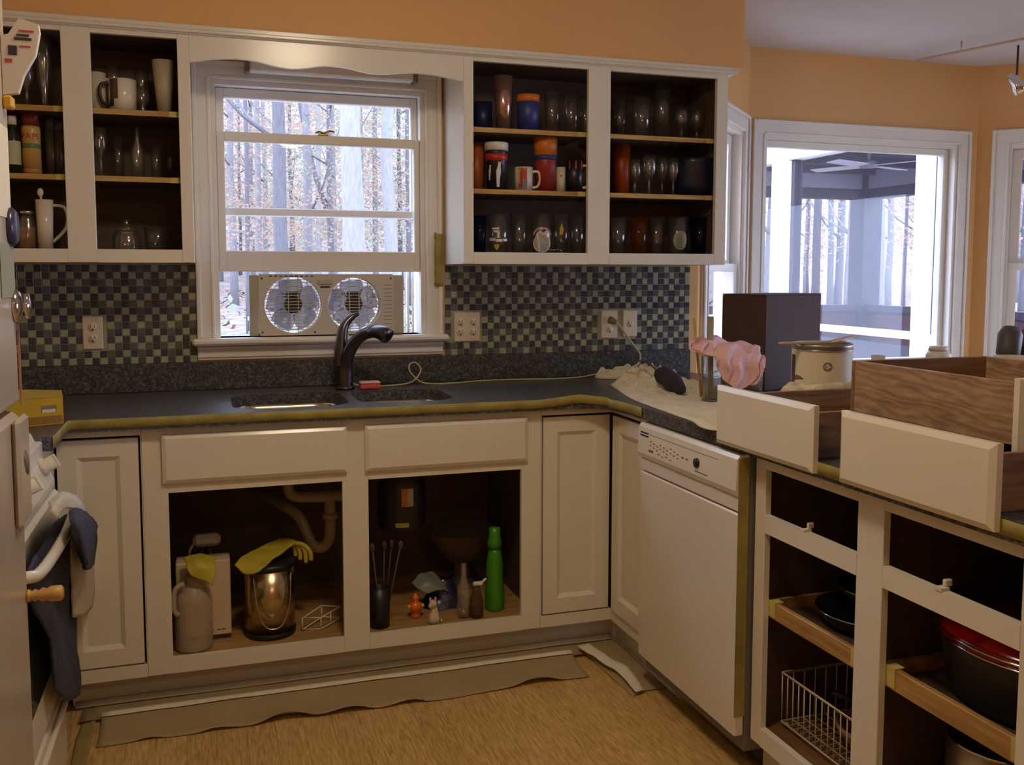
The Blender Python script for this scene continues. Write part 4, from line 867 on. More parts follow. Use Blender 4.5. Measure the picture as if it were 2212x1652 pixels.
mb=MB(); mb.lathe([(.0001,h*.782),(r*.96,h*.782),(r*.9,h*.98),(r*.8,h),(.0001,h)],loc,28); mb.build('cap',M('deep_red_cap',(112,34,30),rough=.4),t)
mb=MB(); mb.openlathe([(r+.0005,h*.42),(r+.0005,h*.50)],loc,28); mb.build('green_band',M('can_green',(96,120,70),rough=.4),t)
mb=MB(); mb.openlathe([(r+.0005,h*.04),(r+.0005,h*.10)],loc,28); mb.build('orange_band',M('can_orange',(196,120,70),rough=.4),t)
def text(body,size,mat,parent,mapf,nm='lettering',thick=.0006):
    cu=bpy.data.curves.new(nm,'FONT'); cu.body=body; cu.size=size; cu.align_x='CENTER'; cu.extrude=.0; cu.resolution_u=2
    o=bpy.data.objects.new(nm,cu); C.objects.link(o); bpy.context.view_layer.update()
    me=bpy.data.meshes.new_from_object(o.evaluated_get(bpy.context.evaluated_depsgraph_get())); bpy.data.objects.remove(o)
    off=Vector((0,0,0)); q=parent
    while q is not None: off+=q.location; q=q.parent
    for v in me.vertices: v.co=Vector(mapf(v.co.x,v.co.y))-off
    me.materials.clear(); me.materials.append(mat); o=bpy.data.objects.new(nm,me); C.objects.link(o); o.parent=parent; return o
def oncyl(loc,rad,zc,phi): return lambda x,y:(loc[0]+rad*math.cos(phi+x/rad),loc[1]+rad*math.sin(phi+x/rad),loc[2]+zc+y)
text('PAM',.03,M('can_red_print',(170,50,36),var=0),t,oncyl(loc,r+.0009,h*.56,-math.pi/2))
for u,wp,vt,l in [(112,22,255,'dim spice jar right of the spray can'),(130,20,262,'dim spice jar against the stile, middle shelf')]:
    X,r,h=px(u,wp,vt,-.17,ZM2); loc=(X,-.17,ZM2+.0006); t=T('spice_jar',l,'jar',loc); mb=MB(); mb.lathe([(.0001,0),(r,0),(r,h*.8),(.0001,h*.8)],loc,18); mb.build('jar_body',M('dim_spice',(86,74,52),rough=.3),t); mb=MB(); mb.lathe([(.0001,h*.802),(r*1.02,h*.802),(r*1.02,h),(.0001,h)],loc,18); mb.build('lid',M('dim_lid',(70,60,46),rough=.5),t)
X,r,h=px(54,50,455,-.2,ZC); loc=(X,-.2,ZC+.0006); t=T('storage_jar','glass jar of brown contents with a metal lid, bottom shelf','jar',loc)
mb=MB(); mb.lathe([(.0001,.004),(r*.9,.004),(r*.9,h*.6),(.0001,h*.6)],loc,24); mb.build('jar_contents',M('brown_sugar',(150,104,66),rough=.9,var=.15,scale=80),t)
mb=MB(); mb.lathe(glassbody('jar',r,h*.9),loc,24); mb.build('jar_body',glass,t); mb=MB(); mb.lathe([(.0001,h*.902),(r*.84,h*.902),(r*.84,h),(.0001,h)],loc,24); mb.build('lid',steel,t)
X,r,h=px(94,40,432,-.22,ZC); loc=(X,-.22,ZC+.0006); t=T('measuring_pitcher','white pitcher with a spoon in it on the bottom shelf','pitcher',loc)
mb=MB(); mb.lathe(wallprof(r*.8,r,h,.003),loc,24); mb.build('pitcher_body',cer,t); c=Vector(loc); mb=MB(); mb.tube(smoothpath([c+Vector((r*.95,-.006,h*.9)),c+Vector((r+.035,-.01,h*.85)),c+Vector((r+.038,-.01,h*.5)),c+Vector((r*.85,-.006,h*.2))],6),.005,8); mb.build('pitcher_handle',cer,t)
c2=c+Vector((-.01,0,0)); mb=MB(); mb.tube([c2+Vector((.01,0,h*.2)),c2+Vector((0,0,h*1.12))],.0035,8); mb.ball(c2+Vector((-.0005,0,h*1.14)),.010,0,10,1,.5,1.5); single('spoon',mb,plastw,'pale spoon standing in the white pitcher','spoon')

# ------------------------------------------------------------------ under the sink, left bay
ZF=.1485
jugm=clear('cloudy_jug_plastic',body=.62,bodycol=(196,176,150),rough=.3)
jg=T('water_jug','cloudy plastic jug with a yellow glove over its neck','jug',(-.03,-.535,ZF))
mb=MB(); mb.lathe([(.0001,0),(.054,0),(.058,.01),(.058,.16),(.052,.185),(.030,.205),(.022,.215),(.022,.24),(.0001,.24)],(-.03,-.535,ZF+.0005),24); mb.build('jug_body',jugm,jg)
mb=MB(); mb.tube(smoothpath([(-.055,-.575,ZF+.225),(-.082,-.585,ZF+.21),(-.086,-.588,ZF+.15),(-.074,-.585,ZF+.13)],6),.008,8); mb.build('jug_handle',jugm,jg)
ygl=M('yellow_rubber',(190,172,56),rough=.5,var=.1,scale=25)
mb=MB(); rr=sheet_rows([[P(395,1203,1,-.515),P(430,1195,1,-.52),P(466,1200,1,-.515)],[P(404,1222,1,-.575),P(432,1216,1,-.58),P(464,1216,1,-.575)],[P(412,1244,1,-.592),P(440,1240,1,-.595),P(463,1238,1,-.592)],[P(436,1252,1,-.594),P(450,1256,1,-.596),P(461,1266,1,-.594)]],6,5,.006,30,2); mb.grid(rr,0,.003); single('rubber_glove',mb,ygl,'yellow rubber glove draped over the cloudy jug','glove')
bx=T('storage_box','tall off-white box with a dark base line behind the jug','box',(.0,-.44,ZF))
mb=MB(); mb.box(-.082,.086,-.484,-.40,ZF+.012,ZF+.262,bev=.004); mb.build('box_body',M('off_white_card',(214,190,156),rough=.7),bx)
mb=MB(); mb.box(-.08,.084,-.482,-.402,ZF+.0005,ZF+.0118); mb.build('box_base',M('dark_box_base',(60,44,34)),bx)
for a in (.02,.04,.055):
    m=MB(); m.box(a,a+.012,-.4848,-.4843,ZF+.03,ZF+.034); m.build('print_mark',greymark,bx)
sbm=T('spray_bottle','spray bottle with white trigger head behind the box','bottle',(.025,-.33,ZF))
mb=MB(); mb.lathe([(.0001,0),(.04,0),(.042,.01),(.042,.17),(.018,.235),(.014,.27),(.0001,.27)],(.025,-.33,ZF+.0005),20); mb.build('bottle_body',M('dark_bottle',(60,52,46),rough=.3),sbm)
mb=MB(); q=smoothpath([(.0,-.35,.268+ZF),(-.02,-.36,.29+ZF),(.0,-.355,.315+ZF),(.05,-.345,.318+ZF)],5); mb.box(-.03,.06,-.352,-.308,ZF+.271,ZF+.312,bev=.012); mb.tube([(-.025,-.33,ZF+.285),(-.04,-.338,ZF+.262),(-.042,-.34,ZF+.24)],.005,8); mb.build('trigger_head',plastw,sbm)
cn=T('step_canister','brushed steel canister with black base ring and lid rim','canister',(.21,-.475,ZF))
c=(.21,-.475,ZF+.0005); mb=MB(); mb.lathe([(.0001,.018),(.0805,.018),(.0805,.225),(.0001,.225)],c,36); mb.build('canister_body',M('canister_steel',(190,170,130),rough=.24,metal=1.,var=.05,scale=6,stretch=(1,1,.02)),cn)
mb=MB(); mb.lathe([(.0001,0),(.083,0),(.084,.017),(.0001,.0175)],c,36); mb.lathe([(.0001,.226),(.082,.226),(.082,.240),(.074,.246),(.0001,.247)],c,36); 
mb=MB(); mb.lathe([(.0001,0),(.083,0),(.084,.017),(.0001,.0175)],c,36); mb.build('base_ring',black,cn)
mb=MB(); mb.lathe([(.0001,.226),(.082,.226),(.082,.240),(.074,.246),(.0001,.247)],c,36); mb.build('lid_rim',black,cn)
mb=MB(); mb.tube(smoothpath([(.155,-.542,ZF+.215),(.165,-.562,ZF+.12),(.185,-.571,ZF+.06),(.215,-.575,ZF+.045),(.245,-.571,ZF+.06),(.268,-.552,ZF+.12),(.275,-.535,ZF+.215)],6),.0025,6); mb.build('wire_bail',steel,cn)
zt=ZF+.2505
gl=T('rubber_glove','pair-width yellow rubber glove lying across the steel canister','glove',(.21,-.475,zt))
mb=MB(); rr=sheet_rows([[(.10,-.53,zt+.004),(.13,-.56,zt-.022),(.175,-.575,zt-.012)],[(.125,-.50,zt+.014),(.165,-.52,zt+.008),(.215,-.535,zt+.008)],[(.18,-.445,zt+.026),(.22,-.46,zt+.022),(.265,-.48,zt+.020)],[(.25,-.41,zt+.042),(.28,-.42,zt+.040),(.305,-.44,zt+.034)]],6,6,.005,26,4); mb.grid(rr,0,.008); mb.build('glove_palm',ygl,gl)
for k,(dx,dy,l) in enumerate([(0,0,.06),(.013,-.008,.07),(.025,-.014,.062),(-.01,.012,.05)]):
    a=Vector((.285+dx*.4,-.425+dy,zt+.034)); mb=MB(); mb.tube(smoothpath([a,a+Vector((.018+dx*.4,-.005,-.006)),a+Vector((.028+dx*.9,-.010,-.03)),a+Vector((.030+dx,-.012,-l))],5),[.008]*15+[.006],8); mb.build('glove_finger',ygl,gl)
wr=T('wire_rack','small white wire rack lying on the cabinet floor','rack',(.375,-.47,ZF))
for z in (.006,.045):
    mb=MB(); mb.tube([(.312,-.505,ZF+z),(.372,-.515,ZF+z),(.445,-.45,ZF+z+.006),(.385,-.42,ZF+z+.006)],.0024,6,closed=True); mb.build('wire_loop',plastw,wr)
for x,y in ((.312,-.505),(.372,-.515),(.385,-.42),(.408,-.483)):
    mb=MB(); mb.tube([(x,y,ZF+.004),(x,y,ZF+.047)],.002,6); mb.build('wire_post',plastw,wr)
# plumbing
pv=M('grey_drain_pipe',(150,132,100),rough=.45,var=.05)
dp=T('drain_pipe','grey plastic drain pipe with P-trap under the left bowl','pipe',(.32,-.36,.5))
mb=MB(); mb.tube(smoothpath([(.285,-.37,.6965),(.285,-.37,.64),(.287,-.37,.60),(.305,-.37,.578),(.36,-.37,.570),(.47,-.37,.568)],6),.019,12); mb.build('waste_arm',pv,dp)
mb=MB(); mb.lathe([(.0001,0),(.026,0),(.026,.018),(.0001,.018)],(.285,-.37,.628),16); mb.build('slip_nut',pv,dp)
mb=MB(); pts=[(.425,-.37,.570),(.425,-.37,.54),(.425,-.37,.46),(.420,-.37,.415),(.395,-.37,.39),(.365,-.365,.40),(.345,-.35,.44),(.325,-.33,.49),(.28,-.27,.52),(.22,-.16,.535),(.18,-.0235,.54)]
mb.tube(smoothpath(pts,6),.0195,12); mb.build('trap',pv,dp)
mb=MB(); mb.lathe([(.0001,0),(.027,0),(.027,.02),(.0001,.02)],(.425,-.37,.49),16); mb.build('slip_nut',pv,dp)
# right bay
gd=T('garbage_disposer','dark garbage disposer with a label under the right bowl','disposer',(.675,-.385,.5))
c=(.675,-.385,0); mb=MB(); mb.lathe([(.0001,.44),(.075,.44),(.085,.46),(.085,.60),(.06,.65),(.05,.7165),(.0001,.7165)],c,28); mb.build('disposer_body',M('dark_disposer',(40,34,32),rough=.35),gd)
for nm,a0,a1,m in (('label_orange',.05,.30,M('label_orange',(196,120,50),rough=.5)),('label_white',.30,.55,M('label_white',(176,176,166),rough=.5))):
    mb=MB(); mb.openlathe([(.0856,.535),(.0856,.598)],c,6,a0=-math.pi/2-.25+a0,a1=-math.pi/2-.25+a1); mb.build(nm,m,gd)
mb=MB(); mb.openlathe([(.0858,.463),(.0858,.478)],c,6,a0=-math.pi/2-.45,a1=-math.pi/2+.1); mb.build('label_yellow',M('label_yellow',(170,150,70),rough=.5),gd)
bc=T('brush_canister','black tall canister holding wire brushes at the left of the right bay','canister',(.566,-.535,ZF))
mb=MB(); mb.lathe(wallprof(.034,.036,.135,.003),(.566,-.535,ZF+.0005),20); mb.build('canister_body',black,bc)
for k,(dx,dy) in enumerate([(-.022,0),(.01,.01),(.05,.0),(.03,.02)]):
    b=MB(); b.tube([(.575+dx*.2,-.535,ZF+.01),(.575+dx*1.3,-.525+dy,ZF+.26)],.003,6); b.ball((.575+dx*1.35,-.525+dy,ZF+.27),.009,0,10,1,.6,1.8); single('wire_brush',b,M('brush_handle_%d'%(k%2),(84-20*(k%2),70-16*(k%2),56-12*(k%2)),rough=.5),['long-handled brush leaning left in the black canister','long-handled brush standing upright in the black canister','long-handled brush leaning right in the black canister','long-handled brush at the back of the black canister'][k],'brush')
mb=MB(); mb.lathe([(.0001,0),(.05,0),(.06,.006),(.10,.05),(.135,.11),(.138,.115),(.134,.115),(.097,.054),(.05,.01),(.0001,.008)],(.945,-.20,ZF+.10),28)
mb.lathe([(.0001,0),(.075,0),(.07,.01),(.03,.03),(.03,.08),(.05,.0995),(.0001,.0995)],(.945,-.20,ZF+.0005),24); single('glass_bowl',mb,clear('smoky_glass',tint=(.8,.78,.75),body=.5,bodycol=(140,120,106)),'large footed glass bowl at the back of the right bay','bowl')
mb=MB(); rr=[]
for i in range(9):
    row=[]
    for k in range(14):
        a=2*math.pi*k/13; r_=.075*(1-i/8*.75)*(1+.25*mnoise.noise(Vector((math.cos(a)*2,math.sin(a)*2,i*.4)))); row.append(Vector((.825+r_*1.15*math.cos(a),-.40+r_*.8*math.sin(a),ZF+.001+.095*(i/8)+.012*mnoise.noise(Vector((k,i*.8,1))))))
    rr.append(row)
mb.grid(rr,0,0); single('plastic_bag',mb,M('navy_plastic_bag',(40,40,72),rough=.3,bump=.4,bscale=30),'crumpled dark blue plastic bag','bag')
mb=MB(); rr=sheet_rows([[(.70,-.42,ZF+.10),(.74,-.40,ZF+.125),(.79,-.38,ZF+.12)],[(.715,-.455,ZF+.088),(.76,-.45,ZF+.105),(.815,-.43,ZF+.09)],[(.75,-.47,ZF+.072),(.79,-.465,ZF+.078),(.835,-.45,ZF+.062)]],6,5,.006,30,3); mb.grid(rr,0,.002); single('plastic_bag',mb,M('grey_green_bag',(120,128,112),rough=.4),'grey-green plastic bag lying on the dark blue one','bag')
ob=T('squeeze_bottle','small orange round-bellied bottle with a red tip','bottle',(.70,-.49,ZF)); c=(.70,-.49,ZF+.0005)
mb=MB(); mb.lathe([(.0001,0),(.016,0),(.018,.006),(.012,.018),(.020,.026),(.025,.038),(.020,.05),(.009,.056),(.013,.064),(.014,.07),(.008,.077),(.003,.084),(.0001,.085)],c,20); mb.build('bottle_body',M('orange_gloss',(226,110,34),rough=.25),ob)
for s_ in (-1,1):
    m=MB(); m.ball((.70+s_*.023,-.495,ZF+.040),.008,0,10); m.build('side_knob',M('pale_orange',(230,170,90),rough=.3),ob)
dg=T('dog_figurine','small white sitting dog figurine at the front of the right bay','figurine',(.748,-.562,ZF))
mb=MB(); x,y,z=.748,-.562,ZF
mb.lathe([(.0001,0),(.019,.0005),(.021,.010),(.018,.028),(.014,.045),(.011,.056),(.0001,.06)],(x,y,z),16,sy=.85); mb.ball((x-.004,y-.004,z+.068),.0145,0,12); mb.ball((x-.014,y-.012,z+.064),.008,0,10)
mb.tube([(x-.009,y-.014,z+.035),(x-.010,y-.018,z+.003)],.005,8); mb.tube([(x+.007,y-.014,z+.035),(x+.008,y-.018,z+.003)],.005,8)
mb.lathe([(.0045,0),(.004,.008),(.0001,.013)],(x-.012,y,z+.078),8); mb.lathe([(.0045,0),(.004,.008),(.0001,.013)],(x+.006,y,z+.078),8); mb.tube([(x+.018,y+.005,z+.006),(x+.026,y-.004,z+.008),(x+.024,y-.014,z+.006)],.004,8); mb.build('dog_body',M('white_figurine',(206,186,160),rough=.4),dg)
glassware('glass_bottle','clear square-shouldered bottle left of the spray bottle','bottle','bottle',999,30,1218,ZF,-.54,clear('clear_bottle',body=.16,bodycol=(190,180,150)))
sb2=T('spray_bottle','small dark spray bottle with white trigger beside the green bottle','bottle',(.902,-.555,ZF)); c=(.902,-.555,ZF+.0005)
mb=MB(); mb.lathe([(.0001,0),(.022,0),(.024,.006),(.024,.055),(.016,.085),(.011,.11),(.0001,.11)],c,20); mb.build('bottle_body',clear('tea_coloured_plastic',tint=(.6,.45,.3),body=.4,bodycol=(110,90,60)),sb2)
mb=MB(); mb.lathe([(.0001,.0),(.020,.0),(.021,.03),(.0001,.03)],(c[0],c[1],c[2]+.004),18); mb.build('dark_contents',M('dark_contents',(50,36,30),rough=.4),sb2)
mb=MB(); mb.box(.890,.925,-.563,-.547,ZF+.111,ZF+.125,bev=.004); mb.tube([(.918,-.555,ZF+.118),(.938,-.552,ZF+.132)],.0045,8); mb.build('trigger_head',plastw,sb2)
grn=M('bright_green_plastic',(66,140,28),rough=.3,var=.03)
gb=T('cleaner_bottle','tall bright green bottle at the right of the right bay','bottle',(.985,-.50,ZF)); c=(.985,-.50,ZF+.0005)
mb=MB(); mb.lathe([(.0001,0),(.032,0),(.034,.008),(.034,.075),(.030,.115),(.031,.16),(.024,.205),(.021,.222),(.0001,.223)],c,24); mb.build('bottle_body',grn,gb)
mb=MB(); mb.lathe([(.0001,.2235),(.026,.2235),(.026,.245),(.020,.27),(.020,.295),(.0001,.297)],c,20); mb.build('cap',grn,gb)

# ------------------------------------------------------------------ inside the peninsula
wb=T('wire_basket','white wire basket on the left peninsula bay floor','basket',(1.65,-1.72,ZF))
bx0,bx1,by0,by1=1.452,1.86,-1.90,-1.565; bz0,bz1=ZF+.012,ZF+.145; wm=M('white_coated_wire',(206,192,166),rough=.4)
for z,r_ in ((bz1,.0038),(bz0,.003)):
    mb=MB(); mb.tube([(bx0,by0,z),(bx0,by1,z),(bx1,by1,z),(bx1,by0,z)],r_,6,closed=True); mb.build('rim_wire',wm,wb)
for i in range(15):
    y=by0+(by1-by0)*i/14; mb=MB(); mb.tube([(bx0,y,bz1),(bx0,y,bz0),(bx1,y,bz0),(bx1,y,bz1)],.0018,5); mb.build('wire',wm,wb)
for i in range(1,12):
    x=bx0+(bx1-bx0)*i/12; mb=MB(); mb.tube([(x,by0,bz1),(x,by0,bz0),(x,by1,bz0),(x,by1,bz1)],.0018,5); mb.build('wire',wm,wb)
for x,y in ((bx0+.01,by1-.01),(bx0+.01,by0+.01),(bx1-.01,by1-.01),(bx1-.01,by0+.01)):
    mb=MB(); mb.ball((x,y,ZF+.0065),.006,0,8); mb.build('foot',wm,wb)
mb=MB(); mb.lathe([(.0001,0),(.05,0),(.085,.045),(.088,.06),(.083,.06),(.048,.006),(.0001,.005)],(1.58,-1.76,bz0+.003),24); single('mixing_bowl',mb,M('dusty_pink_bowl',(150,112,92),rough=.4),'dusty pink bowl inside the white wire basket','bowl')
mb=MB(); mb.lathe([(.0001,0),(.07,0),(.075,.005),(.075,.07),(.0001,.072)],(1.73,-1.70,bz0+.003),24); mb.tube([(1.66,-1.70,bz0+.055),(1.55,-1.64,bz0+.10)],.008,8); single('saucepan',mb,M('dark_pan',(44,40,40),rough=.35),'dark saucepan inside the white wire basket','pan')
def pan(label,x,y,z,r_,hx,hy,tilt):
    p=T('frying_pan',label,'pan',(x,y,z)); mb=MB(); mb.lathe([(.0001,0),(r_*.78,0),(r_,.042),(r_*.985,.043),(r_*.77,.004),(.0001,.004)],(x,y,z),28); mb.build('pan_body',M('black_pan',(34,34,38),rough=.25),p)
    mb=MB(); mb.tube(smoothpath([(x+hx*r_,y+hy*r_,z+.038),(x+hx*(r_+.08),y+hy*(r_+.08),z+.06),(x+hx*(r_+.17),y+hy*(r_+.17),z+.062)],5),.009,8); mb.build('pan_handle',black,p)
    mb=MB(); mb.tube([(x+r_*math.cos(a),y+r_*math.sin(a),z+.0435) for a in [2*math.pi*k/28 for k in range(28)]],.0022,6,closed=True); mb.build('pan_rim',chrome,p); return p
pan('large black frying pan on the left pull-out tray',1.60,-1.72,.4605,.135,.6,-.25,0)
pan('second black frying pan nested behind on the left tray',1.66,-1.70,.505,.12,.7,.1,0)
sc_=T('slow_cooker','dark oval slow cooker with a glossy red lid','cooker',(1.62,-2.19,.4645)); c=(1.62,-2.19,.4645)
mb=MB(); mb.lathe([(.0001,0),(.13,0),(.145,.01),(.158,.11),(.160,.125),(.0001,.125)],c,36,sx=1.0,sy=1.25); mb.build('cooker_body',M('charcoal_enamel',(46,44,44),rough=.5),sc_)
mb=MB(); mb.lathe([(.0001,.1255),(.163,.1255),(.163,.137),(.150,.150),(.12,.166),(.06,.178),(.0001,.18)],c,36,sx=1.0,sy=1.25); mb.build('red_lid',M('dark_red_enamel',(130,16,12),rough=.15),sc_)
for z,rr_ in ((.1262,.1635),(.1375,.1625)):
    mb=MB(); mb.tube([(c[0]+rr_*math.cos(a),c[1]+rr_*1.25*math.sin(a),c[2]+z) for a in [2*math.pi*k/40 for k in range(40)]],.0022,6,closed=True); mb.build('lid_rim',chrome,sc_)
mb=MB(); mb.box(1.595,1.645,-2.215,-2.165,.6445,.662,bev=.006); mb.build('lid_knob',black,sc_)
sp_=T('stock_pot','brushed steel stock pot on the right peninsula bay floor','pot',(1.61,-2.13,ZF)); c=(1.61,-2.13,ZF+.0005)
mb=MB(); mb.lathe(wallprof(.11,.112,.215,.003),c,36); mb.build('pot_body',M('pot_steel',(200,190,170),rough=.4,metal=1.),sp_)
mb=MB(); mb.tube([(c[0]+.112*math.cos(a),c[1]+.112*math.sin(a),c[2]+.215) for a in [2*math.pi*k/36 for k in range(36)]],.003,6,closed=True); mb.build('pot_rim',chrome,sp_)
wb2=T('wire_basket','white wire basket corner on the right peninsula bay floor','basket',(1.55,-2.30,ZF))
for z in (ZF+.07,ZF+.008):
    mb=MB(); mb.tube([(1.43,-2.40,z),(1.43,-2.02,z),(1.485,-2.02,z),(1.485,-2.40,z)],.003,6,closed=True); mb.build('rim_wire',wm,wb2)
for i in range(13):
    y=-2.40+.38*i/12; mb=MB(); mb.tube([(1.43,y,ZF+.07),(1.43,y,ZF+.008),(1.485,y,ZF+.008)],.0016,5); mb.build('wire',wm,wb2)

# ------------------------------------------------------------------ things on the counter
ZK=.9145
yb=T('tea_box','yellow cardboard box with its lid flap open, left end of the counter','box',(-.43,-.70,ZK))
ybm=M('yellow_card',(196,160,30),rough=.55,var=.06); ybd=M('brown_card',(146,110,48),rough=.6)
fx=lambda s,d,z:(-.362-.135*s-.012*d, -.708-.055*s+.07*d, ZK+z)
mb=MB(); mb.boxm(fx,(0,1),(0,1),(.0005,.076)); mb.build('box_body',ybm,yb)
mb=MB(); mb.boxm(fx,(.02,.98),(-.012,-.004),(.004,.026)); mb.build('lower_band',ybd,yb)
mb=MB(); mb.add([fx(0,0,.0765),fx(1,0,.0765),fx(1,.9,.10),fx(0,.9,.086),fx(0,0,.079),fx(1,0,.079),fx(1,.9,.103),fx(0,.9,.089)],[(0,1,2,3),(4,5,6,7),(0,1,5,4),(1,2,6,5),(2,3,7,6),(3,0,4,7)]); mb.build('lid_flap',M('dull_yellow_card',(170,146,60),rough=.6),yb)
mb=MB(); mb.boxm(fx,(.52,.96),(-.010,-.003),(.03,.066)); mb.build('front_flap',ybm,yb)
mb=MB(); mb.boxm(fx,(.12,.40),(-.008,-.002),(.036,.056),bev=.003); mb.build('cup_print',M('cup_print_grey',(126,120,100)),yb)
mb=MB(); mb.boxm(fx,(.14,.38),(-.009,-.0085),(.036,.045)); mb.build('cup_print',pw,yb)
sg=T('sponge','pink and white kitchen sponge behind the sink','sponge',(.60,-.165,ZK)); 
mb=MB(); mb.box(.565,.640,-.195,-.145,ZK+.0005,ZK+.020,bev=.005); mb.build('sponge_body',M('coral_sponge',(214,96,92),rough=.9,bump=.5,bscale=200),sg)
mb=MB(); mb.box(.565,.640,-.195,-.145,ZK+.0202,ZK+.028,bev=.003); mb.build('scour_pad',M('pale_pink_pad',(222,180,170),rough=.9,bump=.4,bscale=200),sg)
cm=M('ivory_cord',(196,182,136),rough=.5)
cz=ZK+.0035
cord=[(.62,-.125,cz),(.70,-.12,cz),(.775,-.11,cz+.01),(.815,-.085,cz+.05),(.80,-.06,cz+.078),(.775,-.065,cz+.07),(.775,-.08,cz+.045),(.81,-.10,cz+.008),(.86,-.12,cz),(.95,-.12,cz),(1.05,-.08,cz),(1.2,-.075,cz),(1.35,-.10,cz),(1.48,-.075,cz),(1.56,-.08,cz+.012)]
mb=MB(); mb.tube(smoothpath(cord,8),.0032,6); single('extension_cord',mb,cm,'ivory extension cord with a loop along the back of the counter','cord')
pl=T('plug','grey plug and white cord drooping from the plugged outlet','plug',(1.64,-.02,1.15))
mb=MB(); mb.lathe([(.0001,0),(.016,0),(.014,.018),(.008,.034),(.0001,.036)],(1.64,-.0172,1.148),14,axis=(.45,-.8,-.25)); mb.build('plug_body',M('grey_plug',(130,116,90),rough=.5),pl)
mb=MB(); mb.tube(smoothpath([(1.655,-.044,1.14),(1.68,-.055,1.11),(1.71,-.055,1.07),(1.745,-.05,1.03),(1.765,-.05,1.0),(1.755,-.055,.965),(1.70,-.075,.945),(1.66,-.09,.935)],8),.004,6); mb.build('plug_cord',cm,pl)
mb=MB(); mb.tube(smoothpath([(.545,-.05,1.1065),(.535,-.068,1.107),(.535,-.075,1.09),(.528,-.055,1.04),(.53,-.07,.98),(.55,-.10,.93),(.60,-.12,.918)],8),.003,6); single('fan_cord',mb,cm,'pale fan cord dropping from the sill behind the faucet','cord')
rag=M('white_drop_cloth',(220,210,180),rough=.9,var=.08,scale=14,bump=.3,bscale=120)
def mound(name,label,cat,outline,hfun,mat,zb=ZK+.0008,rings=12,seg=48,amp=.0):
    cx=sum(p[0] for p in outline)/len(outline); cy=sum(p[1] for p in outline)/len(outline)
    ol=smoothpath([(p[0],p[1],0) for p in outline],max(2,seg//len(outline)),True); n=len(ol); vs=[]; 
    for i in range(rings+1):
        t=i/rings
        for p in ol: 
            x=cx+(p.x-cx)*(1-t*.98); y=cy+(p.y-cy)*(1-t*.98); vs.append((x,y,zb+(.004 if i>0 else 0)+hfun(x,y,t)))
    fs=[(i*n+k,i*n+(k+1)%n,(i+1)*n+(k+1)%n,(i+1)*n+k) for i in range(rings) for k in range(n)]+[tuple(rings*n+k for k in range(n)),tuple(range(n))]
    mb=MB(); mb.add(vs,fs,0,True); return single(name,mb,mat,label,cat)
nz=lambda x,y,s,o=0:mnoise.noise(Vector((x*s+o,y*s,o)))
mound('rag','small crumpled white rag at the plug end of the cord','rag',[(1.535,-.10),(1.58,-.06),(1.66,-.05),(1.74,-.07),(1.73,-.13),(1.64,-.17),(1.56,-.15)],lambda x,y,t:min(1,t*4)*(.028+.022*nz(x,y,22,3)+.012*nz(x,y,50,1)),rag,seg=56)
def hcloth(x,y,t):
    g=math.exp(-(((x-1.62)/.13)**2+((y+.44)/.17)**2)); f=min(1,t*6)
    rid=abs(nz(x*.8+y*.6,y-x*.5,13,5)); r2=abs(nz(x*.5-y*.9,y*.4+x,24,8)); return f*(.002+g*(.020+.085*max(0,.6-rid*2.2)+.045*max(0,.5-r2*2.0))+.010*max(0,.35-abs(nz(x,y*.6,12,7)))*2+.004*nz(x,y,30,1))
mound('drop_cloth','large bunched white drop cloth at the counter corner beside the drawers','cloth',[(1.45,-.52),(1.50,-.34),(1.60,-.255),(1.72,-.30),(1.80,-.50),(1.88,-.80),(1.86,-1.20),(1.80,-1.40),(1.362,-1.40),(1.362,-1.2),(1.375,-1.0),(1.40,-.74)],hcloth,rag,rings=44,seg=150)
mb=MB(); mb.box(1.357,1.3595,-1.398,-1.00,.905,.9185)
# paint brush lying in the cloth
pb=T('paint_brush','dark paint brush with thin wire handle lying in the drop cloth','brush',(1.60,-.70,.93))
mb=MB(); mb.tube(smoothpath([(1.57,-.60,.985),(1.575,-.66,.975),(1.58,-.71,.955),(1.585,-.76,.94)],5),[.016,.024,.030,.033,.034,.033,.032,.033,.034,.034,.032,.028,.024,.02,.016,.01],10); mb.build('bristles',M('dark_bristles',(42,36,40),rough=.8,bump=.6,bscale=150),pb)
mb=MB(); mb.tube(smoothpath([(1.57,-.60,.988),(1.56,-.54,1.015),(1.535,-.46,1.02),(1.50,-.42,1.0)],6),.0035,6); mb.build('handle_wire',M('dark_wire',(70,60,56),rough=.4),pb)
jt=T('mason_jar','glass jar with paint water standing on the drop cloth','jar',(1.625,-.90,.922)); c=(1.625,-.90,.9225)
mb=MB(); mb.lathe(glassbody('straight',.047,.155),c,28); mb.build('jar_body',clear('jar_glass',body=.12,bodycol=(150,150,130)),jt)
mb=MB(); mb.lathe([(.0001,.006),(.0435,.006),(.0435,.075),(.0001,.075)],c,24); mb.build('paint_water',clear('cloudy_water',body=.35,bodycol=(150,140,110)),jt)
j2=(1.78,-.86,.922); mb=MB(); mb.lathe(glassbody('straight',.045,.12),j2,28); single('mason_jar',mb,clear('jar_glass',body=.12,bodycol=(150,150,130)),'second glass jar under the hanging end of the pink cloth','jar')
mb=MB(); mb.tube([(1.585,-.88,.935),(1.563,-.862,1.195)],.0045,8); single('stir_stick',mb,M('plain_wood_stick',(190,150,90),rough=.6),'thin wooden stick standing in the paint jar','stick')
mb=MB(); mb.tube([(1.60,-.915,.94),(1.615,-.88,1.20)],[.009,.011],8); single('paint_brush',mb,M('grey_brush_handle',(150,140,118),rough=.5),'pale brush handle sticking up from the pink cloth','brush')
pk=M('pink_cloth',(230,184,180),rough=.9,var=.05,scale=20,bump=.3,bscale=140)
J=Vector((1.64,-.88,1.082))
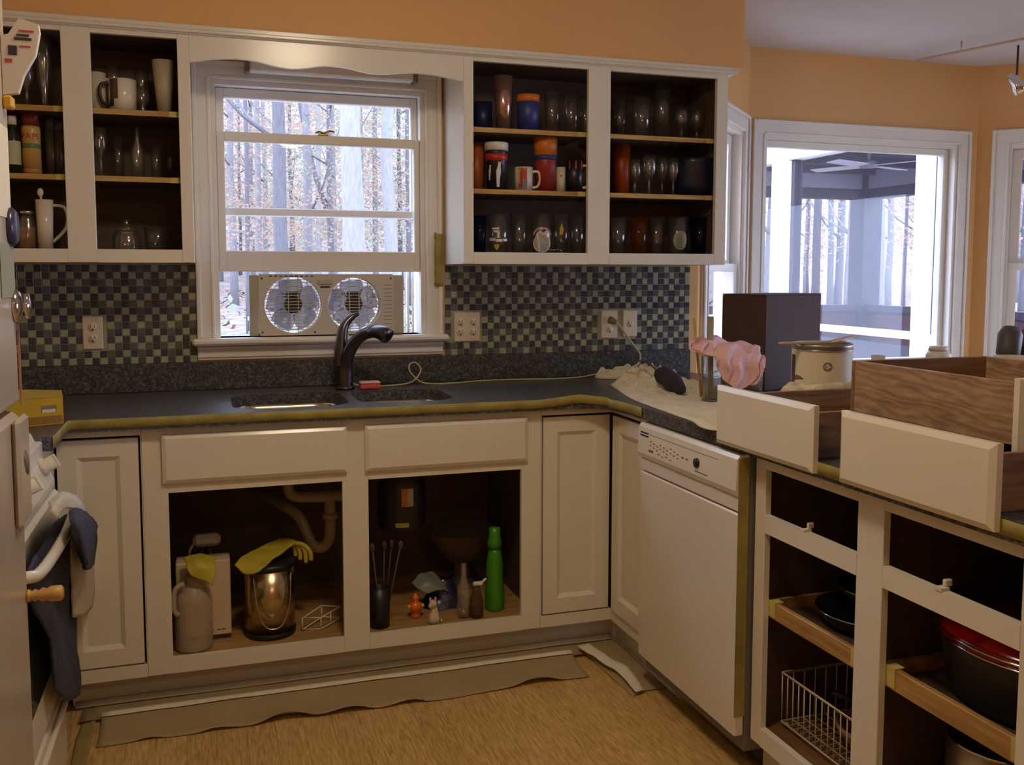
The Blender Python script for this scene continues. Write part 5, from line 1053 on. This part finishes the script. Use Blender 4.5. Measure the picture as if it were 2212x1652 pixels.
rows=[[P(1500,733,1,-.80),P(1535,726,1,-.80),P(1575,735,1,-.80),P(1625,745,1,-.81),P(1645,762,1,-.83)],
      [P(1490,742,1,-.90),P(1525,738,1,-.91),P(1570,748,1,-.92),P(1622,758,1,-.91),P(1648,775,1,-.90)],
      [P(1488,752,1,-.945),P(1520,757,1,-.955),P(1565,775,1,-.965),P(1618,782,1,-.95),P(1652,785,1,-.94)],
      [P(1496,756,1,-.950),P(1530,768,1,-.960),P(1575,800,1,-.970),P(1622,812,1,-.955),P(1652,795,1,-.945)],
      [P(1510,762,1,-.948),P(1540,774,1,-.955),P(1572,832,1,-.965),P(1604,838,1,-.955),P(1640,812,1,-.945)]]
rr=sheet_rows(rows,12,10,.010,18,3)
for i,r_ in enumerate(rr):
    for k,p_ in enumerate(r_): r_[k]=p_+Vector((0,-.014*abs(math.sin(k*.42+i*.06)+.5*math.sin(k*.9+1)),.006*math.sin(k*.5+i*.2)))
mb=MB(); mb.grid(rr,0,.004); single('pink_cloth',mb,pk,'pink cloth draped over the paint jar, hanging to the right','cloth')
# carton
bxr=T('cardboard_box','tall dark brown cardboard carton at the back of the peninsula','box',(2.08,-.52,ZK))
cdm=M('brown_cardboard',(74,55,48),rough=.8,var=.05)
N_=Vector((1.955,-.685,0)); e1=Vector((-.073,.18,0)).normalized(); e2=Vector((.18,.073,0)).normalized()
fb=lambda a,b,z: tuple(N_+e1*a+e2*b+Vector((0,0,z)))
mb=MB(); mb.boxm(fb,(0,.195),(0,.36),(ZK+.0006,1.262),bev=.002); mb.build('carton_body',cdm,bxr)
for a,b in ((.001,.097),(.099,.194)):
    m=MB(); m.boxm(fb,(a,b),(.0,.36),(1.2624,1.2664)); m.build('carton_flap',cdm,bxr)
# paint can
pcn=T('paint_can','gallon paint can with a pale smudged label and round emblem','paint can',(1.76,-1.28,ZK)); c=(1.762,-1.275,ZK+.0006)
mb=MB(); mb.lathe([(.0001,0),(.088,0),(.088,.004),(.086,.006),(.086,.210),(.088,.214),(.088,.220),(.084,.224),(.076,.222),(.074,.214),(.0001,.214)],c,40); mb.build('can_body',M('can_metal',(150,142,130),rough=.35,metal=.8),pcn)
lab=M('paint_label',(214,200,166),rough=.5,var=.04)
mb=MB(); mb.openlathe([(.0868,.010),(.0868,.206)],c,40); mb.build('label_wrap',lab,pcn)
ph=math.atan2(CAM.y-c[1],CAM.x-c[0])
rf=lambda z:.0871
decal(pcn,'emblem_ring',c,rf,[(.016+.013*math.cos(math.radians(a)),.160+.013*math.sin(math.radians(a))) for a in range(0,360,18)],M('emblem_grey',(110,104,104),var=0),phi0=ph)
decal(pcn,'emblem_triangle',c,lambda z:.0873,[(.006,.158),(.016,.170),(.026,.158),(.016,.152)],M('emblem_pale',(196,184,160),var=0),phi0=ph)
dk=M('grey_paint_smear',(112,92,62),rough=.5)
decal(pcn,'paint_smear',c,rf,[(-.11,.122),(-.08,.132),(-.062,.128),(-.05,.121),(-.075,.118),(-.10,.114)],dk,phi0=ph)
decal(pcn,'paint_smear',c,rf,[(-.085,.075),(-.06,.09),(-.03,.092),(-.02,.098),(-.05,.084),(-.07,.066)],dk,phi0=ph)
decal(pcn,'paint_smear',c,rf,[(-.116,.03),(-.092,.03),(-.090,.19),(-.112,.19)],M('dark_can_side',(64,50,42),rough=.5),phi0=ph)  # upright strip down the left side, darker than the label
mb=MB(); mb.tube([(c[0]+.0885*math.cos(a),c[1]+.0885*math.sin(a),c[2]+.205-.05*max(0,math.sin(a+.5))) for a in [math.pi*1.02+math.pi*.9*k/18 for k in range(19)]],.0018,6); mb.build('wire_handle',steel,pcn)
a=P(1680,738,2,c[2]+.2262); b=P(1800,738,2,c[2]+.2262); sv=M('paint_stick_wood',(196,172,128),rough=.6)
def stickbox(name,label,p,q,wd,th,mat):
    p=Vector(p); q=Vector(q); d=(q-p); L=d.length; d.normalize(); s=Vector((-d.y,d.x,0)).normalized(); u=d.cross(s); mb=MB()
    mb.boxm(lambda a,b,z:tuple(p+d*a+s*b-u*z*(-1 if u.z>0 else 1)),(0,L),(-wd/2,wd/2),(0,th)); return single(name,mb,mat,label,'stick')
zc=c[2]+.2245
stickbox('stir_stick','flat wooden stir stick lying across the paint can, pointing left',(c[0]-.155,c[1]-.015,zc),(c[0]+.06,c[1]-.02,zc),.022,.005,sv)
stickbox('stir_stick','flat wooden stir stick crossing the can lid, pointing right',(c[0]-.03,c[1]-.07,zc+.0055),(c[0]+.17,c[1]+.06,zc+.012),.016,.004,M('tan_stick',(196,150,100),rough=.6))
mound('paint_rag','paint-smeared white rag bundled against the drawer and paint can','rag',[(1.50,-1.40),(1.60,-1.35),(1.72,-1.38),(1.84,-1.38),(1.86,-1.42),(1.70,-1.427),(1.55,-1.427)],lambda x,y,t:min(1,t*5)*(.112+.012*nz(x,y,25,2)),M('smeared_rag',(206,192,158),rough=.9,var=.35,scale=26),seg=70)
# far things on the peninsula
mb=MB(); X=P(1897,770,1,-.9); mb.lathe(wallprof(.018,.024,X.z+.004-ZK,.003),(X.x,-.9,ZK+.0005),20); single('white_cup',mb,cer,'small white cup just showing over the deep oak drawer','cup')
wj=T('white_jar','white jar with a pale lid in front of the picture window','jar',(P(2028,760,1,-1.0).x,-1.0,ZK)); X=P(2028,748,1,-1.0); mb=MB(); mb.lathe([(.0001,0),(.04,0),(.042,.01),(.042,X.z-ZK-.03),(.03,X.z-ZK-.015),(.0001,X.z-ZK-.015)],(X.x,-1.0,ZK+.0005),24); mb.build('jar_body',M('milk_white_jar',(224,222,206),rough=.4),wj)
mb=MB(); mb.lathe([(.0001,X.z-ZK-.0148),(.032,X.z-ZK-.0148),(.03,X.z-ZK),(.0001,X.z-ZK)],(X.x,-1.0,ZK+.0005),20); mb.build('lid',plastw,wj)
dr=T('power_drill','grey and red power drill lying on the far side of the peninsula','drill',(P(2185,745,1,-1.35).x,-1.35,ZK)); X=P(2180,742,1,-1.35); Xr=P(2214,738,1,-1.35)
mb=MB(); mb.lathe([(.0001,-.05),(.02,-.05),(.034,-.035),(.036,.03),(.026,.05),(.012,.055),(.0001,.056)],X,16,axis=(.3,.2,.8)); mb.build('motor_housing',M('grey_tool',(84,78,76),rough=.5),dr)
mb=MB(); mb.ball(Xr+Vector((0,0,.01)),.03,0,14,1,.8,1); mb.build('red_grip',M('red_tool',(178,44,40),rough=.4),dr)
mb=MB(); mb.tube([Xr+Vector((0,0,0)),Xr+Vector((.02,.0,-.10)),Vector((Xr.x+.02,Xr.y,ZK+.02))],.02,10); mb.box(Xr.x-.03,Xr.x+.06,Xr.y-.035,Xr.y+.035,ZK+.0005,ZK+.03,bev=.006); mb.build('tool_grip',M('grey_tool',(84,78,76),rough=.5),dr)
mb=MB(); X=P(2195,770,1,-1.55); mb.lathe([(.0001,0),(.05,0),(.052,.004),(.06,X.z-ZK),(.055,X.z-ZK),(.046,.006),(.0001,.006)],(X.x,-1.55,ZK+.0005),24); single('white_bowl',mb,cer,'white bowl rim showing beside the power drill','bowl')

# ------------------------------------------------------------------ twin fan in the window
wf=T('window_fan','twin window fan standing on the sill under the raised sash','fan',(.465,.03,1.1035))
fp=M('fan_ivory_plastic',(196,186,166),rough=.5,var=.02)
FW=frame_map((0,.012),(1,0),(0,-1)); zb,zt=1.1038,1.338
def plate_holes(s0,s1,z0,z1,circs,d0,d1,fnm):
    import mathutils
    outer=[(s0,z0),(s1,z0),(s1,z1),(s0,z1)]; polys=[[Vector((a,b,0)) for a,b in rrect(s0,s1,z0,z1,.012,4)]]+[[Vector((cx+r_*math.cos(2*math.pi*k/40),cz+r_*math.sin(2*math.pi*k/40),0)) for k in range(40)] for cx,cz,r_ in circs]
    tri=mathutils.geometry.tessellate_polygon(polys); flat=[p for pl_ in polys for p in pl_]; n=len(flat); mb=MB()
    vs=[fnm(p.x,d1,p.y) for p in flat]+[fnm(p.x,d0,p.y) for p in flat]; fs=[tuple(t) for t in tri]+[tuple(n+i for i in t) for t in tri]; o=0
    for pl_ in polys:
        m=len(pl_); fs+=[(o+k,o+(k+1)%m,n+o+(k+1)%m,n+o+k) for k in range(m)]; o+=m
    mb.add(vs,fs); return mb
CI=[(.347,1.2225,.1065),(.577,1.2215,.103)]
import mathutils
mb=plate_holes(.222,.728,zb+.004,zt,CI,-.002,.012,FW); mb.build('front_frame',fp,wf)
mb=plate_holes(.222,.728,zb+.004,zt,CI,-.058,-.045,FW); mb.build('rear_frame',fp,wf)
mb=MB(); mb.boxm(FW,(.222,.728),(-.045,-.002),(zb+.002,zb+.012)); mb.boxm(FW,(.222,.728),(-.045,-.002),(zt-.012,zt)); mb.build('shroud',fp,wf)
mb=MB(); mb.boxm(FW,(.187,.221),(-.04,-.008),(zb,zt-.004),bev=.003); mb.build('side_extender',M('fan_shaded_plastic',(176,166,146),rough=.5),wf)  # extenders and knob in a slightly darker plastic than the frames
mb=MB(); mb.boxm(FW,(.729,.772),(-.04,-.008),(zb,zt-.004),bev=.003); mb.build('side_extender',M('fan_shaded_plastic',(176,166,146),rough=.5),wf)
for cx,cz,r_ in CI:
    c0=Vector(FW(cx,-.03,cz)); mt_=MB(); mt_.lathe([(.0001,-.018),(.03,-.018),(.034,-.006),(.034,.02),(.0001,.021)],c0,20,axis=(0,-1,0)); mo=mt_.build('motor',M('fan_motor_dark',(70,62,62),rough=.6),wf)
    m=MB(); m.boxm(FW,(cx-.026,cx+.026),(-.030,-.006),(cz+.012,cz+.05),bev=.004); m.build('motor_box',M('fan_motor_dark',(70,62,62),rough=.6),mo)
    for k in range(5):
        a=2*math.pi*k/5+.4; u=Vector((math.cos(a),0,math.sin(a))); v=Vector((-math.sin(a),0,math.cos(a))); rows=[]
        for i in range(5):
            t=.03+(r_-.012-.03)*i/4; wd=.018+.030*math.sin(math.pi*(.15+.6*i/4)); tw=.5-.25*i/4
            rows.append([c0+u*t+v*(wd*j)*math.cos(tw)+Vector((0,1,0))*(wd*j*math.sin(tw)*.6) for j in (-1,0,1)])
        m=MB(); m.grid(rows,0,.0015); m.build('blade',clear('translucent_blade',body=.55,bodycol=(140,140,160)),wf)
    g=MB()
    for i in range(-8,9):
        z=cz+i*.0118; hw=math.sqrt(max(0,r_*r_-(z-cz)**2))
        if hw>.01: g.boxm(FW,(cx-hw,cx+hw),(.004,.0075),(z-.0011,z+.0011))
    for xo in (-.052,-.018,.018,.052):
        hh=math.sqrt(r_*r_-xo*xo); g.boxm(FW,(cx+xo-.0013,cx+xo+.0013),(.002,.006),(cz-hh,cz+hh))
    for rr_ in (.036,.07,.094): 
        g.tube([FW(cx+rr_*math.cos(2*math.pi*k/32),.0035,cz+rr_*math.sin(2*math.pi*k/32)) for k in range(32)],.0011,5,closed=True)
    o=g.build('grille',fp,wf); o['kind']='stuff'
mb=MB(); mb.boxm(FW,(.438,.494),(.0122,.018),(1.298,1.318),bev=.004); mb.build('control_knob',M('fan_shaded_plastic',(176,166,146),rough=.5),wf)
mb=MB(); mb.boxm(FW,(.447,.484),(.0122,.014),(1.286,1.292)); mb.build('control_slot',blackslot,wf)
mb=MB()
for i in range(12): mb.boxm(FW,(.690,.722),(.0122,.0128),(1.13+i*.015,1.1315+i*.015))
for i in range(9): mb.boxm(FW,(.258+i*.019,.270+i*.019),(.0122,.0128),(1.328,1.332))
o=mb.build('vent_slots',blackslot,wf); o['kind']='stuff'
for s,z in ((.232,1.12),(.232,1.322),(.718,1.322),(.425,1.118)):
    m=MB(); m.lathe([(.0001,0),(.004,0),(.003,.002),(.0001,.002)],FW(s,.0122,z),8,axis=(0,-1,0)); m.build('screw',blackslot,wf)

# ------------------------------------------------------------------ track light over the breakfast nook
tl=T('track_light','thin bar track light with a chrome spot head below the bay ceiling','lamp',(3.65,.15,2.44))
a=Vector((3.56,.44,2.44)); b=Vector((3.93,-.85,2.44)); mb=MB(); mb.tube([a,b],.007,8); mb.build('track_bar',M('pale_bar',(196,170,150),rough=.4),tl)
for t in (.18,.8):
    p=a+(b-a)*t; mb=MB(); mb.tube([p,p+Vector((0,0,CEIL-2.4405))],.004,6); mb.build('hanger',steel,tl)
hp=P(2196,182,1,0.0); mb=MB(); mb.tube([hp+Vector((.0,.0,.045)),Vector((hp.x,hp.y,2.434))],.005,8); mb.build('spot_stem',M('dark_stem',(70,64,62),rough=.4,metal=.6),tl)
mb=MB(); mb.lathe([(.0001,-.06),(.012,-.06),(.022,-.04),(.026,.0),(.040,.045),(.037,.045),(.0001,.02)],hp,20,axis=(.5,-.3,-.8)); mb.build('spot_head',chrome,tl)

# ------------------------------------------------------------------ outside: porch, woods, leaf-covered ground
gm=M('leaf_litter',(128,114,106),rough=1.,var=.28,scale=3.,bump=.6,bscale=6)
rows=[]
for j in range(40):
    y=.9+j*j*.045; row=[] # rises into a hillside far off
    for i in range(41):
        x=-24+i*1.6; x*=1+y/60; row.append(Vector((x,y,-.75+.055*(y-.9)+.25*nz(x,y,.12,4)*min(1,y/6)+max(0,y-30)**1.35*.22)))
    rows.append(row)
def gz(x,y): return -.75+.055*(y-.9)+.25*nz(x,y,.12,4)*min(1,y/6)+max(0,y-30)**1.35*.22
mb=MB(); mb.grid(rows,0,0); struct('ground',mb,gm,'ground of the woods covered in fallen leaves')
# fallen leaves: nobody could count them
pp=[M('fallen_leaf_%d'%i,c,rough=.9,var=.1) for i,c in enumerate([(128,104,84),(116,90,66),(138,118,98),(104,84,70)])]
mb=MB()
for i in range(9000):
    y=2+R.random()**1.5*34; x=R.uniform(-8,16)*(.35+y/30); s=.05+.05*R.random(); a=R.random()*6.28; z=gz(x,y)+.015; t=R.uniform(-.04,.05)
    d=Vector((math.cos(a)*s,math.sin(a)*s,t)); e=Vector((-math.sin(a)*s*.6,math.cos(a)*s*.6,-t)); p=Vector((x,y,z+.03)); mb.add([p-d,p+e,p+d,p-e],[(0,1,2,3)],i%4)
me=mb; o=bpy.data.objects.new('fallen_leaves',mb.mesh('fallen_leaves',pp)); C.objects.link(o); tag(o,'fallen autumn leaves scattered over the ground of the woods','leaves',None,'stuff')
bark=[M('grey_bark',(116,112,112),rough=.95,var=.2,scale=6,stretch=(6,6,1),bump=.7,bscale=20),M('dark_bark',(94,90,92),rough=.95,var=.2,scale=6,stretch=(6,6,1),bump=.6,bscale=20),M('pale_bark',(134,130,130),rough=.95,var=.16,scale=6,stretch=(5,5,1),bump=.7,bscale=20)]
def leafmat(name,c):
    m=bpy.data.materials.new(name); m.use_nodes=True; nt=m.node_tree
    for n in list(nt.nodes): nt.nodes.remove(n)
    o=nt.nodes.new('ShaderNodeOutputMaterial'); d=nt.nodes.new('ShaderNodeBsdfDiffuse'); t=nt.nodes.new('ShaderNodeBsdfTranslucent'); x=nt.nodes.new('ShaderNodeMixShader')
    tc=nt.nodes.new('ShaderNodeTexCoord'); n=nt.nodes.new('ShaderNodeTexNoise'); n.inputs['Scale'].default_value=3.; r_=nt.nodes.new('ShaderNodeValToRGB'); l=lin(c)
    r_.color_ramp.elements[0].color=(*[v*.9 for v in l],1); r_.color_ramp.elements[1].color=(*[v*1.1 for v in l],1)
    nt.links.new(tc.outputs['Object'],n.inputs['Vector']); nt.links.new(n.outputs[0],r_.inputs[0]); nt.links.new(r_.outputs[0],d.inputs[0]); nt.links.new(r_.outputs[0],t.inputs[0])
    nt.links.new(d.outputs[0],x.inputs[1]); nt.links.new(t.outputs[0],x.inputs[2]); nt.links.new(x.outputs[0],o.inputs[0]); return m
lfm=[leafmat('pale_gold_leaf',(160,142,120)),leafmat('peach_leaf',(164,136,120)),leafmat('pale_green_leaf',(140,148,126))]
fol={}
def leafmesh(kind,seed):
    if (kind,seed) in fol: return fol[(kind,seed)]
    r_=random.Random(seed*31+kind); mb=MB()
    for cl in range(30):
        a=r_.random()*6.28; rad=.4+r_.random()*1.5; z=1.2+r_.random()*6.5; c=Vector((rad*math.cos(a),rad*math.sin(a),z)); cs=.25+.4*r_.random()
        for k in range(58):
            p=c+Vector((r_.gauss(0,cs),r_.gauss(0,cs),r_.gauss(0,cs*.45))); s=.024+.03*r_.random(); d=Vector((r_.uniform(-1,1),r_.uniform(-1,1),r_.uniform(-.5,.5))).normalized()*s; e=d.orthogonal().normalized()*s*.7
            mb.add([p-d,p+e,p+d,p-e],[(0,1,2,3)],0)
    me=mb.mesh('foliage',[lfm[kind]]); fol[(kind,seed)]=me; return me
def tree(u,Y,dia,lean,bk,lab,leaf=None,fork=False,group=None,hgt=11.):
    p=P(u,560,1,Y); x,y=p.x,p.y; z=gz(x,y)-.1; t=T('tree',lab,'tree',(x,y,z),group); r_=random.Random(int(u*7+Y*13)); mb=MB(); N=9
    pts=[Vector((x+lean*k/N*hgt*.12+.08*mnoise.noise(Vector((u,k*.5,0)))*dia*4,y+.08*mnoise.noise(Vector((u,k*.5,9))),z+hgt*k/N)) for k in range(N+1)]
    mb.tube(pts,[dia/2*(1.25 if k==0 else 1)*(1-.55*k/N) for k in range(N+1)],10); mb.build('trunk',bark[bk],t)
    nb=5 if dia<.25 else 4
    for b in range(nb):
        k=r_.randrange(2,N-1); a=r_.random()*6.28; q=pts[k]; L=.8+1.6*r_.random(); d=Vector((math.cos(a),math.sin(a),.55)); m=MB()
        m.tube([q,q+d*L*.5+Vector((0,0,.05)),q+d*L+Vector((0,0,.25*L))],[dia*.16,dia*.10,dia*.04],6); m.build('branch',bark[bk],t)
    if fork:
        q=pts[2]; m=MB(); m.tube([q,q+Vector((-.35,.05,1.1)),q+Vector((-.6,.1,2.4)),q+Vector((-.95,.1,5.))],[dia*.42,dia*.36,dia*.3,dia*.15],8); m.build('branch',bark[bk],t)
    if leaf is not None:
        o=bpy.data.objects.new('foliage',leafmesh(leaf,int(u)%3)); C.objects.link(o); o.parent=t; o.location=(0,0,.4); o.rotation_euler=(0,0,r_.random()*6); o['kind']='stuff'
    return t
tree(765,11,.40,.0,2,'broadest pale tree right of centre in the sink window',None)
tree(606,13,.27,.0,1,'dark straight tree left of centre in the sink window',None)
tree(842,15,.30,.02,2,'pale tree near the right edge of the sink window',2)
tree(668,17,.22,-.05,0,'grey tree leaning left of the broadest pale tree',1)
tree(712,19,.16,.06,1,'thin dark forked tree beside the broadest pale tree',0,True)
tree(560,20,.17,.02,0,'slim grey tree left of the dark straight tree',0)
tree(535,15,.10,.03,1,'thinnest dark tree near the left of the sink window',1)
tree(505,22,.20,-.01,0,'grey tree at the far left of the sink window',2)
tree(885,20,.15,-.06,1,'thin dark tree at the right edge of the sink window',0)
wg='slender trees deep in the woods'
for i in range(44):
    u=60+i*30+R.uniform(-9,9); tree(u,R.uniform(23,34),R.uniform(.10,.2),R.uniform(-.1,.1),R.randrange(3),'slender tree deep in the woods seen through the sink window',R.randrange(3),group=wg)
pg='bare trees beyond the porch'
for i in range(26):
    u=1640+i*24+R.uniform(-9,9); lf=None if R.random()<.45 else R.randrange(2); bk_=1 if R.random()<.7 else 0
    tree(u,R.uniform(11,26),R.uniform(.10,.28),R.uniform(-.15,.15),bk_,('bare ' if lf is None else 'thinly leaved ')+('dark' if bk_ else 'grey')+' tree beyond the porch seen through the bay windows',lf,group=('bare ' if lf is None else 'thinly leaved ')+('dark' if bk_ else 'grey')+' trees beyond the porch',hgt=10)
# shrubs
for u,Y,k,l in ((520,8,2,'pale green shrub outside at the left of the window fan'),(875,9,2,'pale green shrub outside at the right of the window fan')):
    p=P(u,640,1,Y); z=gz(p.x,p.y); s=T('shrub',l,'shrub',(p.x,p.y,z)); mb=MB(); r_=random.Random(u)
    for i in range(420):
        q=p.copy(); q.z=z; q+=Vector((r_.gauss(0,.35),r_.gauss(0,.3),abs(r_.gauss(.45,.35)))); d=Vector((r_.uniform(-1,1),r_.uniform(-1,1),r_.uniform(-.6,.6))).normalized()*.06; e=d.orthogonal()*.6; mb.add([q-d,q+e,q+d,q-e],[(0,1,2,3)])
    o=mb.build('foliage',lfm[k],s); o['kind']='stuff'
    for i in range(4):
        m=MB(); b=Vector((p.x+r_.uniform(-.1,.1),p.y,z-.05)); m.tube([b,b+Vector((r_.uniform(-.3,.3),0,.5)),b+Vector((r_.uniform(-.5,.5),0,1.0))],[.012,.009,.004],6); m.build('stem',bark[1],s)
# porch
po=T('screened_porch','screened porch with white posts and dark roof outside the bay','porch',(6.4,3,-.6))
pwht=M('porch_white_paint',(240,240,240),rough=.5,var=.01); pdk=M('porch_dark_stain',(56,50,56),rough=.7,var=.08); plav=M('porch_grey_beam',(124,118,126),rough=.7,var=.04)
for y0,y1 in ((1.89,2.06),(3.64,3.90),(.15,.30),(5.85,6.02)):
    mb=MB(); mb.box(5.0-.0,5.14,y0,y1,-.6,2.34); mb.build('post',pwht,po)
    mb=MB(); mb.box(5.03,5.11,y0-.05,y0-.001,.9,2.34); mb.build('screen_stop',pdk,po)
mb=MB(); mb.box(5.0,5.14,.15,6.02,2.345,2.50); mb.build('front_beam',pwht,po)
mb=MB(); mb.box(4.98,5.16,.15,6.02,.855,.90); mb.build('rail',pwht,po)
mb=MB(); mb.box(5.02,5.10,.3,5.85,-.5,.80); mb.build('kick_panel',pdk,po)
mb=MB(); mb.box(5.06,5.065,.3,5.85,.905,2.34); mb.build('screen',clear('porch_screen',ior=1.05,body=.06,bodycol=(60,60,80)),po)
X2,Y2=7.73,6.0
for x0,x1,y0,y1 in ((X2-.13,X2+.13,Y2-.13,Y2+.13),(X2-.1,X2+.1,2.6,2.8),(X2-.1,X2+.1,.1,.3)):
    mb=MB(); mb.box(x0,x1,y0,y1,-.6,2.6); mb.build('post',pdk,po)
for nm,z0,z1,m in (('frieze',2.35,2.56,plav),('dark_beam',2.23,2.349,pdk),('sill_beam',.88,.96,pdk)):
    mb=MB(); mb.box(5.1,X2-.131,Y2-.08,Y2+.08,z0,z1); mb.build(nm,m,po)
    mb=MB(); mb.box(X2-.08,X2+.08,.1,Y2-.131,z0,z1); mb.build(nm,m,po)
rdm=M('porch_dark_red',(84,44,48),rough=.7)
mb=MB(); mb.box(6.9,X2-.131,Y2-.03,Y2+.03,.5,.879); mb.build('wall_panel',rdm,po); mb=MB(); mb.box(X2-.03,X2+.03,.1,Y2-.131,-.5,.879); mb.build('wall_panel',rdm,po)
mb=MB(); mb.box(4.9,8.0,.15,6.3,2.60,2.64); mb.build('ceiling_boards',pdk,po)
for i in range(8):
    y=.5+i*.75; mb=MB(); mb.box(5.15,X2+.1,y,y+.06,2.505,2.598); mb.build('rafter',pdk,po)
mb=MB(); mb.box(5.0,8.0,.15,6.2,-.66,-.605); mb.build('deck',pdk,po)
mb=MB(); mb.box(5.13,9.5,-7,.14,-.12,-.02); struct('patio',mb,M('patio_concrete',(150,146,140),rough=.9),'concrete patio outside the added sliding door')
cf=MB(); 
cfn=T('porch_ceiling_fan','pale ceiling fan hanging inside the porch','fan',(6.3,4.2,2.45)); cf.lathe([(.0001,0),(.08,0),(.09,.06),(.0001,.08)],(6.3,4.2,2.38),16); cf.tube([(6.3,4.2,2.46),(6.3,4.2,2.599)],.015,8); cf.build('fan_hub',plav,cfn)
for k in range(4):
    a=k*math.pi/2+.35; u_=Vector((math.cos(a),math.sin(a),0)); v_=Vector((-math.sin(a),math.cos(a),.12)); c0=Vector((6.3,4.2,2.40)); m=MB(); m.boxm(lambda s,b,z:tuple(c0+u_*s+v_*b+Vector((0,0,z))),(.1,.62),(-.065,.065),(-.004,.004)); m.build('fan_blade',M('fan_blade_pale',(196,190,200),rough=.5),cfn)

# repeats of one kind share a group
kinds={}
for o in C.objects:
    if o.parent is None and o.get('category') and not o.get('group'): kinds.setdefault(o.name.split('.')[0],[]).append(o)
for k,v in kinds.items():
    if len(v)>1:
        p=k.replace('_',' '); p=p+('es' if p.endswith(('s','x','ch','sh')) else 's')
        for o in v: o['group']=p
